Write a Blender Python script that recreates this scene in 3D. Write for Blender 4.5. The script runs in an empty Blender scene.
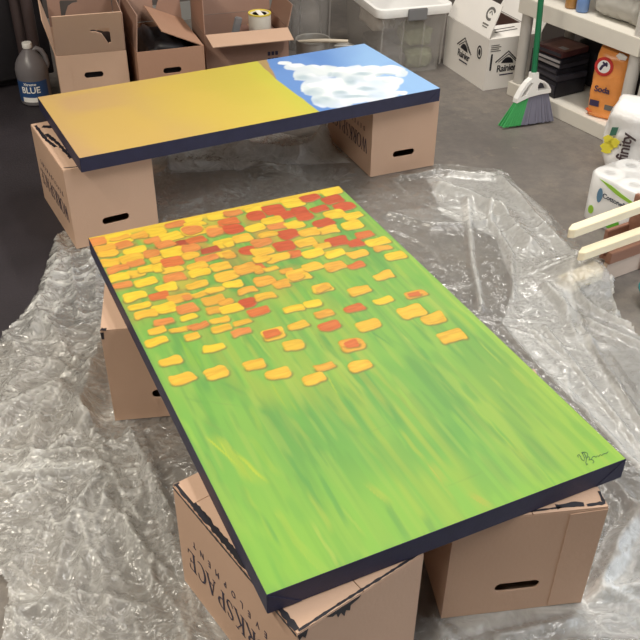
import bpy, bmesh, math, random
import numpy as np
from mathutils import Vector, Matrix
from mathutils.geometry import tessellate_polygon
random.seed(7); np.random.seed(7)
scn = bpy.context.scene
C = scn.collection
PI = math.pi

# ------------------------------------------------------------------ camera
F, PIT, ROL, H = 873.9, 0.6229, -0.0122, 1.5508
FW = np.array([0, math.cos(PIT), -math.sin(PIT)]); RT = np.array([1., 0, 0]); UP = np.cross(RT, FW)
cam = bpy.data.objects.new('camera', bpy.data.cameras.new('camera')); C.objects.link(cam)
_c, _s = math.cos(ROL), math.sin(ROL)
r_, u_ = _c * RT - _s * UP, _s * RT + _c * UP
cam.matrix_world = Matrix(((r_[0], u_[0], -FW[0], 0), (r_[1], u_[1], -FW[1], 0), (r_[2], u_[2], -FW[2], H), (0, 0, 0, 1)))
cam.data.sensor_width = 36; cam.data.lens = 36 * F / 640; cam.data.clip_start = .05
scn.camera = cam

# ------------------------------------------------------------------ world, lights, exposure
w = bpy.data.worlds.new('world'); scn.world = w; w.use_nodes = True
w.node_tree.nodes['Background'].inputs[0].default_value = (.86, .93, 1.0, 1)
w.node_tree.nodes['Background'].inputs[1].default_value = 5.0
scn.view_settings.view_transform = 'Standard'; scn.view_settings.look = 'None'
scn.view_settings.gamma = 1; scn.view_settings.use_curve_mapping = False
scn.view_settings.exposure = -.95
YAW = .47                                                            # the room's walls are turned by this much
EX = np.array([math.cos(YAW), math.sin(YAW), 0]); EY = np.array([-math.sin(YAW), math.cos(YAW), 0])
def room(a, b, z=0): return tuple(EX * a + EY * b + np.array([0, 0, z]))
CEIL = 2.75
LAMPS = [(-1.0, 2.3, 115, (1, .92, .78)), (-.9, .3, 80, (1, .94, .84)), (2.2, 3.0, 96, (1, .95, .88)), (1.5, .9, 55, (1, .98, .95))]
for a, b, power, colr in LAMPS:
    L = bpy.data.lights.new('ceiling_tube_light', 'AREA'); L.shape = 'RECTANGLE'; L.size = .25; L.size_y = 1.2
    L.energy = power; L.color = colr
    o = bpy.data.objects.new('ceiling_tube_light', L); C.objects.link(o)
    o.location = room(a, b, CEIL - .105); o.rotation_euler = (0, 0, YAW)

# ------------------------------------------------------------------ helpers
def ray(u, v):
    a = (u - 320) / F; b = -(v - 320) / F
    return FW + (_c * a + _s * b) * RT + (-_s * a + _c * b) * UP
def fl(u, v, z=0.):
    d = ray(u, v); return np.array([0, 0, H]) + d * ((z - H) / d[2])
def hy(u, v, y):
    d = ray(u, v); return np.array([0, 0, H]) + d * (y / d[1])
def S(r, g, b):
    f = lambda c: (c / 255 / 12.92) if c / 255 <= .04045 else ((c / 255 + .055) / 1.055) ** 2.4
    return (f(r), f(g), f(b))
def rot2(a):
    return np.array([[math.cos(a), -math.sin(a)], [math.sin(a), math.cos(a)]])

def mat(name, col, rough=.6, var=.0, vscale=8, bump=0., bscale=60, metal=0., spec=.5, stretch=(1, 1, 1), trans=0., alpha=1.):
    m = bpy.data.materials.new(name); m.use_nodes = True
    nt = m.node_tree; b = nt.nodes['Principled BSDF']
    b.inputs['Base Color'].default_value = (*col, 1); b.inputs['Roughness'].default_value = rough
    b.inputs['Metallic'].default_value = metal; b.inputs['Specular IOR Level'].default_value = spec
    b.inputs['Transmission Weight'].default_value = trans; b.inputs['Alpha'].default_value = alpha
    if var or bump:
        tc = nt.nodes.new('ShaderNodeTexCoord'); mp = nt.nodes.new('ShaderNodeMapping')
        mp.inputs['Scale'].default_value = stretch; nt.links.new(tc.outputs['Object'], mp.inputs[0])
    if var:
        n = nt.nodes.new('ShaderNodeTexNoise'); n.inputs['Scale'].default_value = vscale; n.inputs['Detail'].default_value = 5
        nt.links.new(mp.outputs[0], n.inputs[0])
        r = nt.nodes.new('ShaderNodeValToRGB'); e = r.color_ramp.elements
        e[0].position = .3; e[1].position = .7
        e[0].color = (*[max(0, c * (1 - var)) for c in col], 1); e[1].color = (*[min(1, c * (1 + var)) for c in col], 1)
        nt.links.new(n.outputs[0], r.inputs[0]); nt.links.new(r.outputs[0], b.inputs['Base Color'])
    if bump:
        n2 = nt.nodes.new('ShaderNodeTexNoise'); n2.inputs['Scale'].default_value = bscale; n2.inputs['Detail'].default_value = 4
        nt.links.new(mp.outputs[0], n2.inputs[0])
        bp = nt.nodes.new('ShaderNodeBump'); bp.inputs['Strength'].default_value = bump; bp.inputs['Distance'].default_value = .01
        nt.links.new(n2.outputs[0], bp.inputs['Height']); nt.links.new(bp.outputs[0], b.inputs['Normal'])
    return m

def link(o, parent=None):
    C.objects.link(o)
    if parent is not None: o.parent = parent
    return o
def tag(o, label, cat, group=None, kind=None):
    o['label'] = label; o['category'] = cat
    if group: o['group'] = group
    if kind: o['kind'] = kind
    return o
def thing(name, label, cat, loc=(0, 0, 0), rz=0, group=None):
    o = bpy.data.objects.new(name, None); o.empty_display_size = .05; link(o)
    o.location = tuple(loc); o.rotation_euler = (0, 0, rz)
    return tag(o, label, cat, group)
def struct(o): o['kind'] = 'structure'; return o

class MB:
    def __init__(s): s.v = []; s.f = []
    def add(s, vs, fs, M=None):
        k = len(s.v)
        for p in vs:
            p = Vector(p)
            s.v.append(tuple(M @ p if M is not None else p))
        s.f += [tuple(i + k for i in f) for f in fs]; return s
    def box(s, c, d, M=None, taper=1.):
        x, y, z = d[0] / 2, d[1] / 2, d[2] / 2
        vs = [(c[0] + a * x * (taper if q < 0 else 1), c[1] + b * y * (taper if q < 0 else 1), c[2] + q * z) for q in (-1, 1) for a, b in ((-1, -1), (1, -1), (1, 1), (-1, 1))]
        return s.add(vs, [(3, 2, 1, 0), (4, 5, 6, 7), (0, 1, 5, 4), (1, 2, 6, 5), (2, 3, 7, 6), (3, 0, 4, 7)], M)
    def lathe(s, prof, n=24, M=None, cx=0, cy=0, caps=True):
        vs = []; fs = []
        for r, z in prof:
            for i in range(n):
                a = 2 * PI * i / n; vs.append((cx + r * math.cos(a), cy + r * math.sin(a), z))
        for j in range(len(prof) - 1):
            for i in range(n):
                k = (i + 1) % n; fs.append((j * n + i, j * n + k, (j + 1) * n + k, (j + 1) * n + i))
        if caps:
            fs.append(tuple(range(n - 1, -1, -1))); fs.append(tuple((len(prof) - 1) * n + i for i in range(n)))
        return s.add(vs, fs, M)
    def tube(s, pts, r, n=8, M=None):
        pts = [Vector(p) for p in pts]; rs = r if isinstance(r, (list, tuple)) else [r] * len(pts)
        vs = []; fs = []
        for i, p in enumerate(pts):
            t = (pts[min(i + 1, len(pts) - 1)] - pts[max(i - 1, 0)]).normalized()
            a = t.orthogonal().normalized() if i == 0 else (a - t * a.dot(t)).normalized()
            b = t.cross(a)
            for k in range(n):
                q = 2 * PI * k / n; vs.append(p + (a * math.cos(q) + b * math.sin(q)) * rs[i])
        for j in range(len(pts) - 1):
            for i in range(n):
                k = (i + 1) % n; fs.append((j * n + i, j * n + k, (j + 1) * n + k, (j + 1) * n + i))
        fs.append(tuple(range(n - 1, -1, -1))); fs.append(tuple((len(pts) - 1) * n + i for i in range(n)))
        return s.add(vs, fs, M)
    def plate(s, outer, holes=(), th=.004, M=None):                    # outline in x,y; thickness along -z
        loops = [list(outer)] + [list(h) for h in holes]
        tri = tessellate_polygon([[Vector((x, y, 0)) for x, y in l] for l in loops])
        flat = [p for l in loops for p in l]; n = len(flat)
        def up(t):
            a, b, c = [flat[i] for i in t]
            return t if (b[0]-a[0])*(c[1]-a[1])-(b[1]-a[1])*(c[0]-a[0]) > 0 else t[::-1]
        tri = [up(tuple(t)) for t in tri]
        vs = [(x, y, 0) for x, y in flat] + [(x, y, -th) for x, y in flat]
        fs = list(tri) + [tuple(i + n for i in t[::-1]) for t in tri]
        k = 0
        for li, l in enumerate(loops):
            m = len(l); area = sum(l[i][0]*l[(i+1) % m][1]-l[(i+1) % m][0]*l[i][1] for i in range(m))
            for i in range(m):
                j = (i + 1) % m; q = (k + i, k + i + n, k + j + n, k + j)
                fs.append(q if (area > 0) == (li == 0) else q[::-1])
            k += m
        return s.add(vs, fs, M)
    def build(s, name, m, parent=None, smooth=False, bevel=0., seg=2):
        me = bpy.data.meshes.new(name); me.from_pydata(s.v, [], s.f); me.update()
        if bevel:
            bm = bmesh.new(); bm.from_mesh(me); bmesh.ops.remove_doubles(bm, verts=bm.verts, dist=1e-6)
            es = [e for e in bm.edges if len(e.link_faces) == 2 and e.calc_face_angle(0) > .5]
            bmesh.ops.bevel(bm, geom=es, offset=bevel, segments=seg, affect='EDGES', clamp_overlap=True)
            bm.to_mesh(me); bm.free()
        if smooth: me.shade_smooth()
        me.materials.append(m)
        return link(bpy.data.objects.new(name, me), parent)
def autosmooth(o, ang=.7):
    me = o.data; me.shade_smooth()
    bm = bmesh.new(); bm.from_mesh(me)
    for e in bm.edges:
        e.smooth = len(e.link_faces) == 2 and e.calc_face_angle(0) < ang
    bm.to_mesh(me); bm.free(); return o
def rrect(x0, y0, x1, y1, r, n=5):
    out = []
    for cx, cy, a0 in ((x1 - r, y0 + r, -PI/2), (x1 - r, y1 - r, 0), (x0 + r, y1 - r, PI/2), (x0 + r, y0 + r, PI)):
        for i in range(n + 1):
            a = a0 + PI / 2 * i / n; out.append((cx + r * math.cos(a), cy + r * math.sin(a)))
    return out
def frame(o, x, y):                                                  # matrix with origin o, x axis, y axis (z = x cross y)
    x = Vector(x).normalized(); y = Vector(y); y = (y - x * y.dot(x)).normalized(); z = x.cross(y)
    return Matrix(((x[0], y[0], z[0], o[0]), (x[1], y[1], z[1], o[1]), (x[2], y[2], z[2], o[2]), (0, 0, 0, 1)))
def text(name, body, size, m, parent, M, spacing=1., sx=1., bold=0.):
    cu = bpy.data.curves.new(name, 'FONT'); cu.body = body; cu.size = size; cu.align_x = 'CENTER'; cu.align_y = 'CENTER'
    cu.space_character = spacing; cu.extrude = .0003; cu.offset = bold; cu.resolution_u = 3
    t = bpy.data.objects.new(name, cu); C.objects.link(t)
    bpy.context.view_layer.update()
    me = bpy.data.meshes.new_from_object(t.evaluated_get(bpy.context.evaluated_depsgraph_get()))
    bpy.data.objects.remove(t); me.name = name
    me.transform(M @ Matrix.Diagonal((sx, 1, 1, 1))); me.materials.clear(); me.materials.append(m)
    return link(bpy.data.objects.new(name, me), parent)
def stroke(mb, pts, w, th, M):                                       # flat ribbon along a polyline in the plane of M
    P = [Vector((p[0], p[1], 0)) for p in pts]; vs = []; fs = []
    ws = w if isinstance(w, (list, tuple)) else [w] * len(P)
    for i, p in enumerate(P):
        t = (P[min(i + 1, len(P) - 1)] - P[max(i - 1, 0)]).normalized(); n = Vector((-t[1], t[0], 0)) * ws[i] / 2
        vs += [p + n, p - n, p + n + Vector((0, 0, th)), p - n + Vector((0, 0, th))]
    for i in range(len(P) - 1):
        a, b = 4 * i, 4 * i + 4
        fs += [(a + 2, a + 3, b + 3, b + 2), (a, a + 2, b + 2, b), (a + 3, a + 1, b + 1, b + 3), (a + 1, a, b, b + 1)]
    return mb.add(vs, fs, M)
class Noise:                                                         # smooth value noise on a lattice
    def __init__(s, seed, n=64): s.g = np.random.RandomState(seed).rand(n, n); s.n = n
    def __call__(s, x, y):
        n = s.n; xi = np.floor(x).astype(int); yi = np.floor(y).astype(int); fx = x - xi; fy = y - yi
        fx = fx * fx * fx * (fx * (fx * 6 - 15) + 10); fy = fy * fy * fy * (fy * (fy * 6 - 15) + 10)
        a = s.g[xi % n, yi % n]; b = s.g[(xi + 1) % n, yi % n]; c = s.g[xi % n, (yi + 1) % n]; d = s.g[(xi + 1) % n, (yi + 1) % n]
        return (a * (1 - fx) + b * fx) * (1 - fy) + (c * (1 - fx) + d * fx) * fy
def smst(a, b, x): t = np.clip((x - a) / (b - a), 0, 1); return t * t * (3 - 2 * t)
def inpoly(px, py, poly):
    c = np.zeros(px.shape, bool); n = len(poly)
    for i in range(n):
        x0, y0 = poly[i]; x1, y1 = poly[(i + 1) % n]
        if y0 == y1: continue
        c ^= ((y0 > py) != (y1 > py)) & (px < (x1 - x0) * (py - y0) / (y1 - y0) + x0)
    return c
def segdist(px, py, pts):
    d = np.full(px.shape, 1e9)
    for (x0, y0), (x1, y1) in zip(pts[:-1], pts[1:]):
        dx, dy = x1 - x0, y1 - y0; t = np.clip(((px - x0) * dx + (py - y0) * dy) / (dx * dx + dy * dy + 1e-12), 0, 1)
        d = np.minimum(d, np.hypot(px - x0 - t * dx, py - y0 - t * dy))
    return d

# ------------------------------------------------------------------ materials
M_card = mat('kraft_cardboard', S(198, 165, 141), .8, .05, 3, .06, 120)
M_card_d = mat('brown_cardboard', S(160, 128, 112), .8, .06, 4, .06, 120)
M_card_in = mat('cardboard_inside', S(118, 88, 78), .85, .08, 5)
M_ink = mat('navy_ink', S(46, 42, 66), .6)
M_black = mat('black_paint_smear', S(30, 28, 36), .5)
M_navy = mat('navy_painted_edge', S(42, 42, 68), .55, .12, 30, .05, 200)
M_pine = mat('pale_pine', S(248, 234, 202), .55, .06, 6, .03, 60, stretch=(1, 12, 12))
M_wood = mat('brown_wood', S(150, 108, 88), .6, .12, 8, .05, 60, stretch=(1, 10, 10))
M_beige = mat('beige_board', S(206, 186, 170), .6, .06, 8)
M_resin = mat('grey_shelf_resin', S(224, 219, 208), .45, .03, 10)
M_resin2 = mat('grey_post_resin', S(200, 196, 190), .45, .03, 10)
M_white = mat('white_plastic', S(246, 245, 242), .4)
M_whitecard = mat('white_cardboard', S(246, 242, 236), .65, .03, 4)
M_dark = mat('near_black', S(34, 32, 36), .5, .2, 6)
M_darkbrown = mat('dark_brown_metal', S(70, 58, 58), .5, .1, 6)
M_steel = mat('dull_steel', S(176, 172, 166), .35, .1, 10, metal=.45)
M_green = mat('broom_green', S(30, 122, 80), .4)
M_greenb = mat('green_bristle', S(70, 170, 96), .6)
M_greyb = mat('grey_bristle', S(126, 126, 144), .7)
M_greyclip = mat('grey_clip', S(128, 128, 130), .45)
M_teal = mat('teal_glaze', S(40, 110, 110), .25)

# ------------------------------------------------------------------ setting
def concrete():
    m = bpy.data.materials.new('stained_concrete'); m.use_nodes = True; nt = m.node_tree; b = nt.nodes['Principled BSDF']
    tc = nt.nodes.new('ShaderNodeTexCoord')
    def noise(sc, det, rough=.6):
        n = nt.nodes.new('ShaderNodeTexNoise'); n.inputs['Scale'].default_value = sc; n.inputs['Detail'].default_value = det
        n.inputs['Roughness'].default_value = rough; nt.links.new(tc.outputs['Object'], n.inputs[0]); return n
    def ramp(n, stops):
        r = nt.nodes.new('ShaderNodeValToRGB'); e = r.color_ramp.elements
        while len(e) < len(stops): e.new(.5)
        for q, (p, c) in zip(e, stops): q.position = p; q.color = (*c, 1)
        nt.links.new(n.outputs[0], r.inputs[0]); return r
    r1 = ramp(noise(2.2, 6), [(.25, S(100, 94, 90)), (.5, S(120, 114, 108)), (.75, S(140, 131, 120))])
    r2 = ramp(noise(16, 8, .75), [(.42, (0, 0, 0)), (.62, (1, 1, 1))])
    r3 = ramp(noise(7, 8, .8), [(.56, (0, 0, 0)), (.72, (1, 1, 1))])
    mx = nt.nodes.new('ShaderNodeMix'); mx.data_type = 'RGBA'; mx.inputs[7].default_value = (*S(96, 91, 90), 1)
    ml = nt.nodes.new('ShaderNodeMath'); ml.operation = 'MULTIPLY'; ml.inputs[1].default_value = .55
    nt.links.new(r2.outputs[0], ml.inputs[0]); nt.links.new(ml.outputs[0], mx.inputs[0]); nt.links.new(r1.outputs[0], mx.inputs[6])
    mx2 = nt.nodes.new('ShaderNodeMix'); mx2.data_type = 'RGBA'; mx2.inputs[7].default_value = (*S(160, 148, 130), 1)
    ml2 = nt.nodes.new('ShaderNodeMath'); ml2.operation = 'MULTIPLY'; ml2.inputs[1].default_value = .6
    nt.links.new(r3.outputs[0], ml2.inputs[0]); nt.links.new(ml2.outputs[0], mx2.inputs[0]); nt.links.new(mx.outputs[2], mx2.inputs[6])
    nt.links.new(mx2.outputs[2], b.inputs['Base Color']); b.inputs['Roughness'].default_value = .5
    bp = nt.nodes.new('ShaderNodeBump'); bp.inputs['Strength'].default_value = .12; bp.inputs['Distance'].default_value = .01
    nt.links.new(noise(60, 5).outputs[0], bp.inputs['Height']); nt.links.new(bp.outputs[0], b.inputs['Normal'])
    return m
M_conc = concrete()
M_wall = mat('drab_wall', S(96, 88, 84), .8, .06, 2)
M_ceil = mat('white_ceiling', S(222, 220, 214), .8)
M_trim = mat('grey_trim', S(150, 148, 144), .6)
A0, A1, B0, B1 = -1.7, 3.25, -2.6, 4.95
def slab(name, a0, a1, b0, b1, z0, z1, m):
    mb = MB(); mb.add([room(a, b, z) for z in (z0, z1) for a, b in ((a0, b0), (a1, b0), (a1, b1), (a0, b1))],
                      [(3, 2, 1, 0), (4, 5, 6, 7), (0, 1, 5, 4), (1, 2, 6, 5), (2, 3, 7, 6), (3, 0, 4, 7)])
    return struct(mb.build(name, m))
slab('floor', A0 - .1, A1 + 2.5, B0 - 2, B1 + .1, -.1, 0, M_conc)
slab('wall_back', A0 - .1, A1 + .1, B1, B1 + .1, 0, CEIL, M_wall)
slab('wall_left', A0 - .1, A0, B0, B1, 0, CEIL, M_wall)
slab('wall_right', A1, A1 + .1, 1.3, B1, 0, CEIL, M_wall)                # the garage door opening is in front of this wall
slab('wall_front', A0 - .1, A1 + .1, B0 - .1, B0, 0, CEIL, M_wall)
slab('trim_1', A1 - .01, A1 + .12, 1.18, 1.3, 0, CEIL, M_trim)
slab('ceiling', A0 - .1, A1 + .1, B0, B1 + .1, CEIL, CEIL + .1, M_ceil)
slab('baseboard_back', A0, A1, B1 - .015, B1, 0, .1, M_trim)
for i, (a, b, pw, c) in enumerate(LAMPS):
    t = thing('ceiling_lamp', 'white fluorescent batten hanging over the %s' % ['back boxes', 'painting corner', 'storage shelves', 'garage door side'][i], 'lamp', room(a, b, CEIL - .1), YAW, 'ceiling battens')
    MB().box((0, 0, .08), (.34, 1.3, .04)).build('housing', M_white, t)
    for s in (-1, 1): MB().box((s * .165, 0, .03), (.01, 1.3, .07)).build('side_reflector', M_white, t)

# rubber mat on the floor
mb = MB()
mx, my = -.55, 2.198; a = .43
e1 = np.array([math.cos(a), math.sin(a)]); e2 = np.array([-e1[1], e1[0]])
c0 = np.array([mx, my])
q = [c0, c0 + e2 * 2.35, c0 + e2 * 2.35 - e1 * 1.0, c0 - e1 * 1.0]
mb.plate([tuple(p) for p in q][::-1], th=.003, M=Matrix.Translation((0, 0, .0032)))
M_mat = mat('black_rubber', S(44, 39, 44), .65, .15, 5, .15, 150)
tag(mb.build('floor_mat', M_mat), 'flat black rubber mat on the concrete floor beside the plastic sheet', 'mat')

# ------------------------------------------------------------------ closed cardboard boxes that carry the paintings
ZB, HB = .0055, .2914
def panel(name, x0, x1, z0, z1, M, m, parent, slot=None, th=.004):
    holes = [rrect(*slot, (slot[3] - slot[1]) / 2 - .0005)] if slot else []
    return MB().plate([(x0, z0), (x1, z0), (x1, z1), (x0, z1)], holes, th, M).build(name, m, parent)
def side_frames(w, l):
    return dict(front=frame((0, -l / 2, 0), (1, 0, 0), (0, 0, 1)), back=frame((0, l / 2, 0), (-1, 0, 0), (0, 0, 1)),
                left=frame((-w / 2, 0, 0), (0, -1, 0), (0, 0, 1)), right=frame((w / 2, 0, 0), (0, 1, 0), (0, 0, 1)))
def carton(label, cx, cy, yaw, w, l, m=M_card, tab=False, slot=True):
    t = thing('cardboard_box', label, 'box', (cx, cy, ZB), yaw, 'closed boxes carrying the paintings')
    fr = side_frames(w, l); P = {}
    for k, half in (('front', w / 2), ('back', w / 2), ('left', l / 2 - .004), ('right', l / 2 - .004)):
        P[k] = panel('front_panel' if k in ('front', 'back') else 'side_panel', -half, half, 0, HB - .004, fr[k], m, t,
                     (-.047, .066, .047, .092) if k in ('front', 'back') and slot else None)
    for s in (-1, 1):                                                 # top flaps meeting along the middle
        MB().box((s * (w / 4), 0, HB - .002), (w / 2 - .002, l - .001, .004)).build('top_flap', m, t)
    MB().box((0, 0, .002), (w - .01, l - .01, .004)).build('bottom_flap', m, t)
    if tab: MB().plate([(w/2 - .075, .004), (w/2 - .001, .001), (w/2 - .001, HB - .006), (w/2 - .075, HB - .01)], (), .0015,
                       fr['front'] @ Matrix.Translation((0, 0, .0016))).build('glue_tab', m, P['front'])
    return t, fr, P
SERIF = {  # thick and thin strokes with serifs in a unit-high letter: (points, width)
 'W': (1.35, [([(.08, 1), (.40, 0)], .15), ([(.40, 0), (.66, 1)], .06), ([(.60, 1), (.94, 0)], .15), ([(.94, 0), (1.24, 1)], .06), ([(0, 1), (.24, 1)], .05), ([(.52, 1), (.74, 1)], .05), ([(1.12, 1), (1.34, 1)], .05)]),
 'O': (1.02, [([(.5 + .44 * math.cos(a * PI / 12), .5 + .5 * math.sin(a * PI / 12)) for a in range(25)], [.06 + .11 * abs(math.cos(a * PI / 12)) for a in range(25)])]),
 'R': (.92, [([(.18, 0), (.18, 1)], .15), ([(.18, .97), (.45, .97), (.62, .86), (.64, .72), (.56, .58), (.40, .50), (.18, .50)], [.05, .06, .12, .15, .12, .06, .05]), ([(.40, .50), (.82, 0)], .15), ([(.02, 0), (.36, 0)], .05), ([(.02, 1), (.30, 1)], .05), ([(.70, 0), (.95, 0)], .05)]),
 'K': (.96, [([(.18, 0), (.18, 1)], .15), ([(.24, .45), (.74, 1)], .06), ([(.38, .58), (.84, 0)], .15), ([(.02, 0), (.36, 0)], .05), ([(.02, 1), (.36, 1)], .05), ([(.60, 1), (.88, 1)], .05), ([(.68, 0), (.98, 0)], .05)]),
 'S': (.72, [([(.60, .80), (.50, .95), (.32, .99), (.16, .90), (.13, .74), (.28, .58), (.48, .44), (.60, .28), (.54, .10), (.36, .01), (.18, .06), (.08, .24)], [.05, .06, .07, .10, .13, .16, .16, .13, .10, .07, .06, .05])]),
 'P': (.80, [([(.18, 0), (.18, 1)], .15), ([(.18, .97), (.45, .97), (.64, .86), (.67, .72), (.60, .56), (.42, .46), (.18, .46)], [.05, .06, .12, .15, .12, .06, .05]), ([(.02, 0), (.36, 0)], .05), ([(.02, 1), (.30, 1)], .05)]),
 'A': (1.0, [([(.14, 0), (.48, 1)], .06), ([(.46, 1), (.84, 0)], .15), ([(.26, .36), (.70, .36)], .05), ([(.02, 0), (.28, 0)], .05), ([(.70, 0), (.98, 0)], .05)]),
 'C': (.92, [([(.5 + .44 * math.cos(a * PI / 12), .5 + .5 * math.sin(a * PI / 12)) for a in range(4, 21)], [.06 + .11 * max(0, -math.cos(a * PI / 12)) for a in range(4, 21)]), ([(.72, .95), (.76, .72)], .05)]),
 'E': (.78, [([(.18, 0), (.18, 1)], .15), ([(.02, 1), (.66, 1)], .05), ([(.02, 0), (.70, 0)], .05), ([(.18, .52), (.54, .52)], .05), ([(.66, 1), (.68, .80)], .05), ([(.70, 0), (.74, .22)], .05), ([(.54, .62), (.54, .42)], .05)])}
def serif_word(name, word, height, width, m, parent, M):
    mb = MB(); tot = sum(SERIF[c][0] for c in word) + .06 * (len(word) - 1); k = width / tot; x = -width / 2
    for c in word:
        adv, st = SERIF[c]
        for pts, wd in st:
            ww = [q * k for q in wd] if isinstance(wd, list) else wd * k
            stroke(mb, [(x + px * k, (py - .5) * height) for px, py in pts], ww, .0005, M)
        x += (adv + .06) * k
    return mb.build(name, m, parent)
def lettering(fr, key, P, l, flip=True):
    R = Matrix.Rotation(PI if flip else 0, 4, 'Z')
    def at(x, z): return fr[key] @ Matrix.Translation((x, z, .0006)) @ R
    serif_word('word_workspace', 'WORKSPACE', .056, .345, M_ink, P[key], at(0, .112))
    text('word_development', 'DEVELOPMENT', .026, M_ink, P[key], at(0, .178), 2.75, .72)
def smear(fr_parent, pts, w, M, name='paint_smear'):
    mb = MB(); rnd = random.Random(len(pts) + int(w * 1e5)); P = []
    for (x0, y0), (x1, y1) in zip(pts[:-1], pts[1:]):
        n = max(2, int(math.hypot(x1 - x0, y1 - y0) / .006))
        P += [(x0 + (x1 - x0) * i / n, y0 + (y1 - y0) * i / n) for i in range(n)]
    P.append(pts[-1])
    stroke(mb, P, [w * rnd.uniform(.6, 1.25) for _ in P], .0006, M)
    return mb.build(name, M_black, fr_parent)

bFL, fFL, pFL = carton('kraft box on the mat edge carrying the plain ochre end of the sky painting', -.8035, 2.8028, .5118, .2954, .4198)
lettering(fFL, 'left', pFL, .42)
topM = Matrix.Translation((0, 0, HB + .0002))
smear(bFL, [(-.135, .19), (-.132, .05), (-.12, -.02)], .012, topM); smear(bFL, [(-.12, .10), (-.105, 0), (-.098, -.13)], .013, topM)
smear(bFL, [(-.115, .17), (-.085, .15)], .02, topM); smear(bFL, [(-.14, -.19), (-.11, -.2), (-.07, -.205)], .004, topM)

cM = np.array([-.3738, 1.9274]) + rot2(.152) @ np.array([-.19 + .15, 0])
bML, fML, pML = carton('kraft box half hidden under the tulip corner of the near painting, torn hand slot', cM[0], cM[1], .152, .30, .42)
lettering(fML, 'right', pML, .42)
smear(bML, [(-.148, -.205), (-.143, -.207), (-.135, -.208)], .012, topM)
MB().plate([(-.045, .066), (-.036, .068), (-.034, .03), (-.040, .004)], (), .001, fML['front'] @ Matrix.Translation((0, 0, .0012))).build('torn_strip', M_card, pML['front'])
smear(bML, [(-.150, .285), (-.150, .265)], .008, fML['front'] @ Matrix.Translation((.004, 0, .0002)))

bNL, fNL, pNL = carton('kraft box with black smeared top edges under the plain green corner of the tulip painting', -.0452, 1.1121, .6525, .2812, .4136)
lettering(fNL, 'left', pNL, .41)
smear(bNL, [(-.134, .205), (-.133, -.02), (-.136, -.2)], .012, topM); smear(bNL, [(-.206, HB-.007), (0, HB-.005), (.205, HB-.006)], .006, fNL['left'] @ Matrix.Translation((0, 0, .0002)))
smear(bNL, [(-.135, -.203), (-.05, -.202), (.05, -.203), (.138, -.203)], .005, topM)
for x, pts in ((-.045, [(-.035, 0), (-.022, -.010), (-.014, -.009), (-.010, -.022), (-.004, -.014), (.004, -.030), (.007, -.016), (.016, -.024), (.017, -.010), (.034, -.006), (.040, 0)]), (-.128, [(-.012, 0), (-.008, -.016), (-.002, -.010), (.004, -.020), (.010, 0)])):
    MB().plate([(x + a, HB - .004 + b) for a, b in pts], (), .0008, fNL['front'] @ Matrix.Translation((0, 0, .0008))).build('paint_smear', M_black, bNL)
MB().box((-.09, .17, HB + .0007), (.085, .06, .0012)).build('loose_flap', M_card, bNL)

bNR, fNR, pNR = carton('kraft box with raised side tab under the signed corner of the tulip painting', .3749, 1.334, .1473, .3014, .42, M_card, True)
smear(bNR, [(.05, -.198), (.09, -.196), (.105, -.199)], .012, topM); smear(bNR, [(.11, -.202), (.145, -.2), (.147, -.17)], .008, topM)
smear(bNR, [(-.15, -.2), (-.02, -.203), (.06, -.2)], .004, topM)

bFR, fFR, pFR = carton('kraft box carrying the cloudy end of the sky painting', .2364, 3.3668, .4109, .2837, .42)
lettering(fFR, 'left', pFR, .42)

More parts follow.
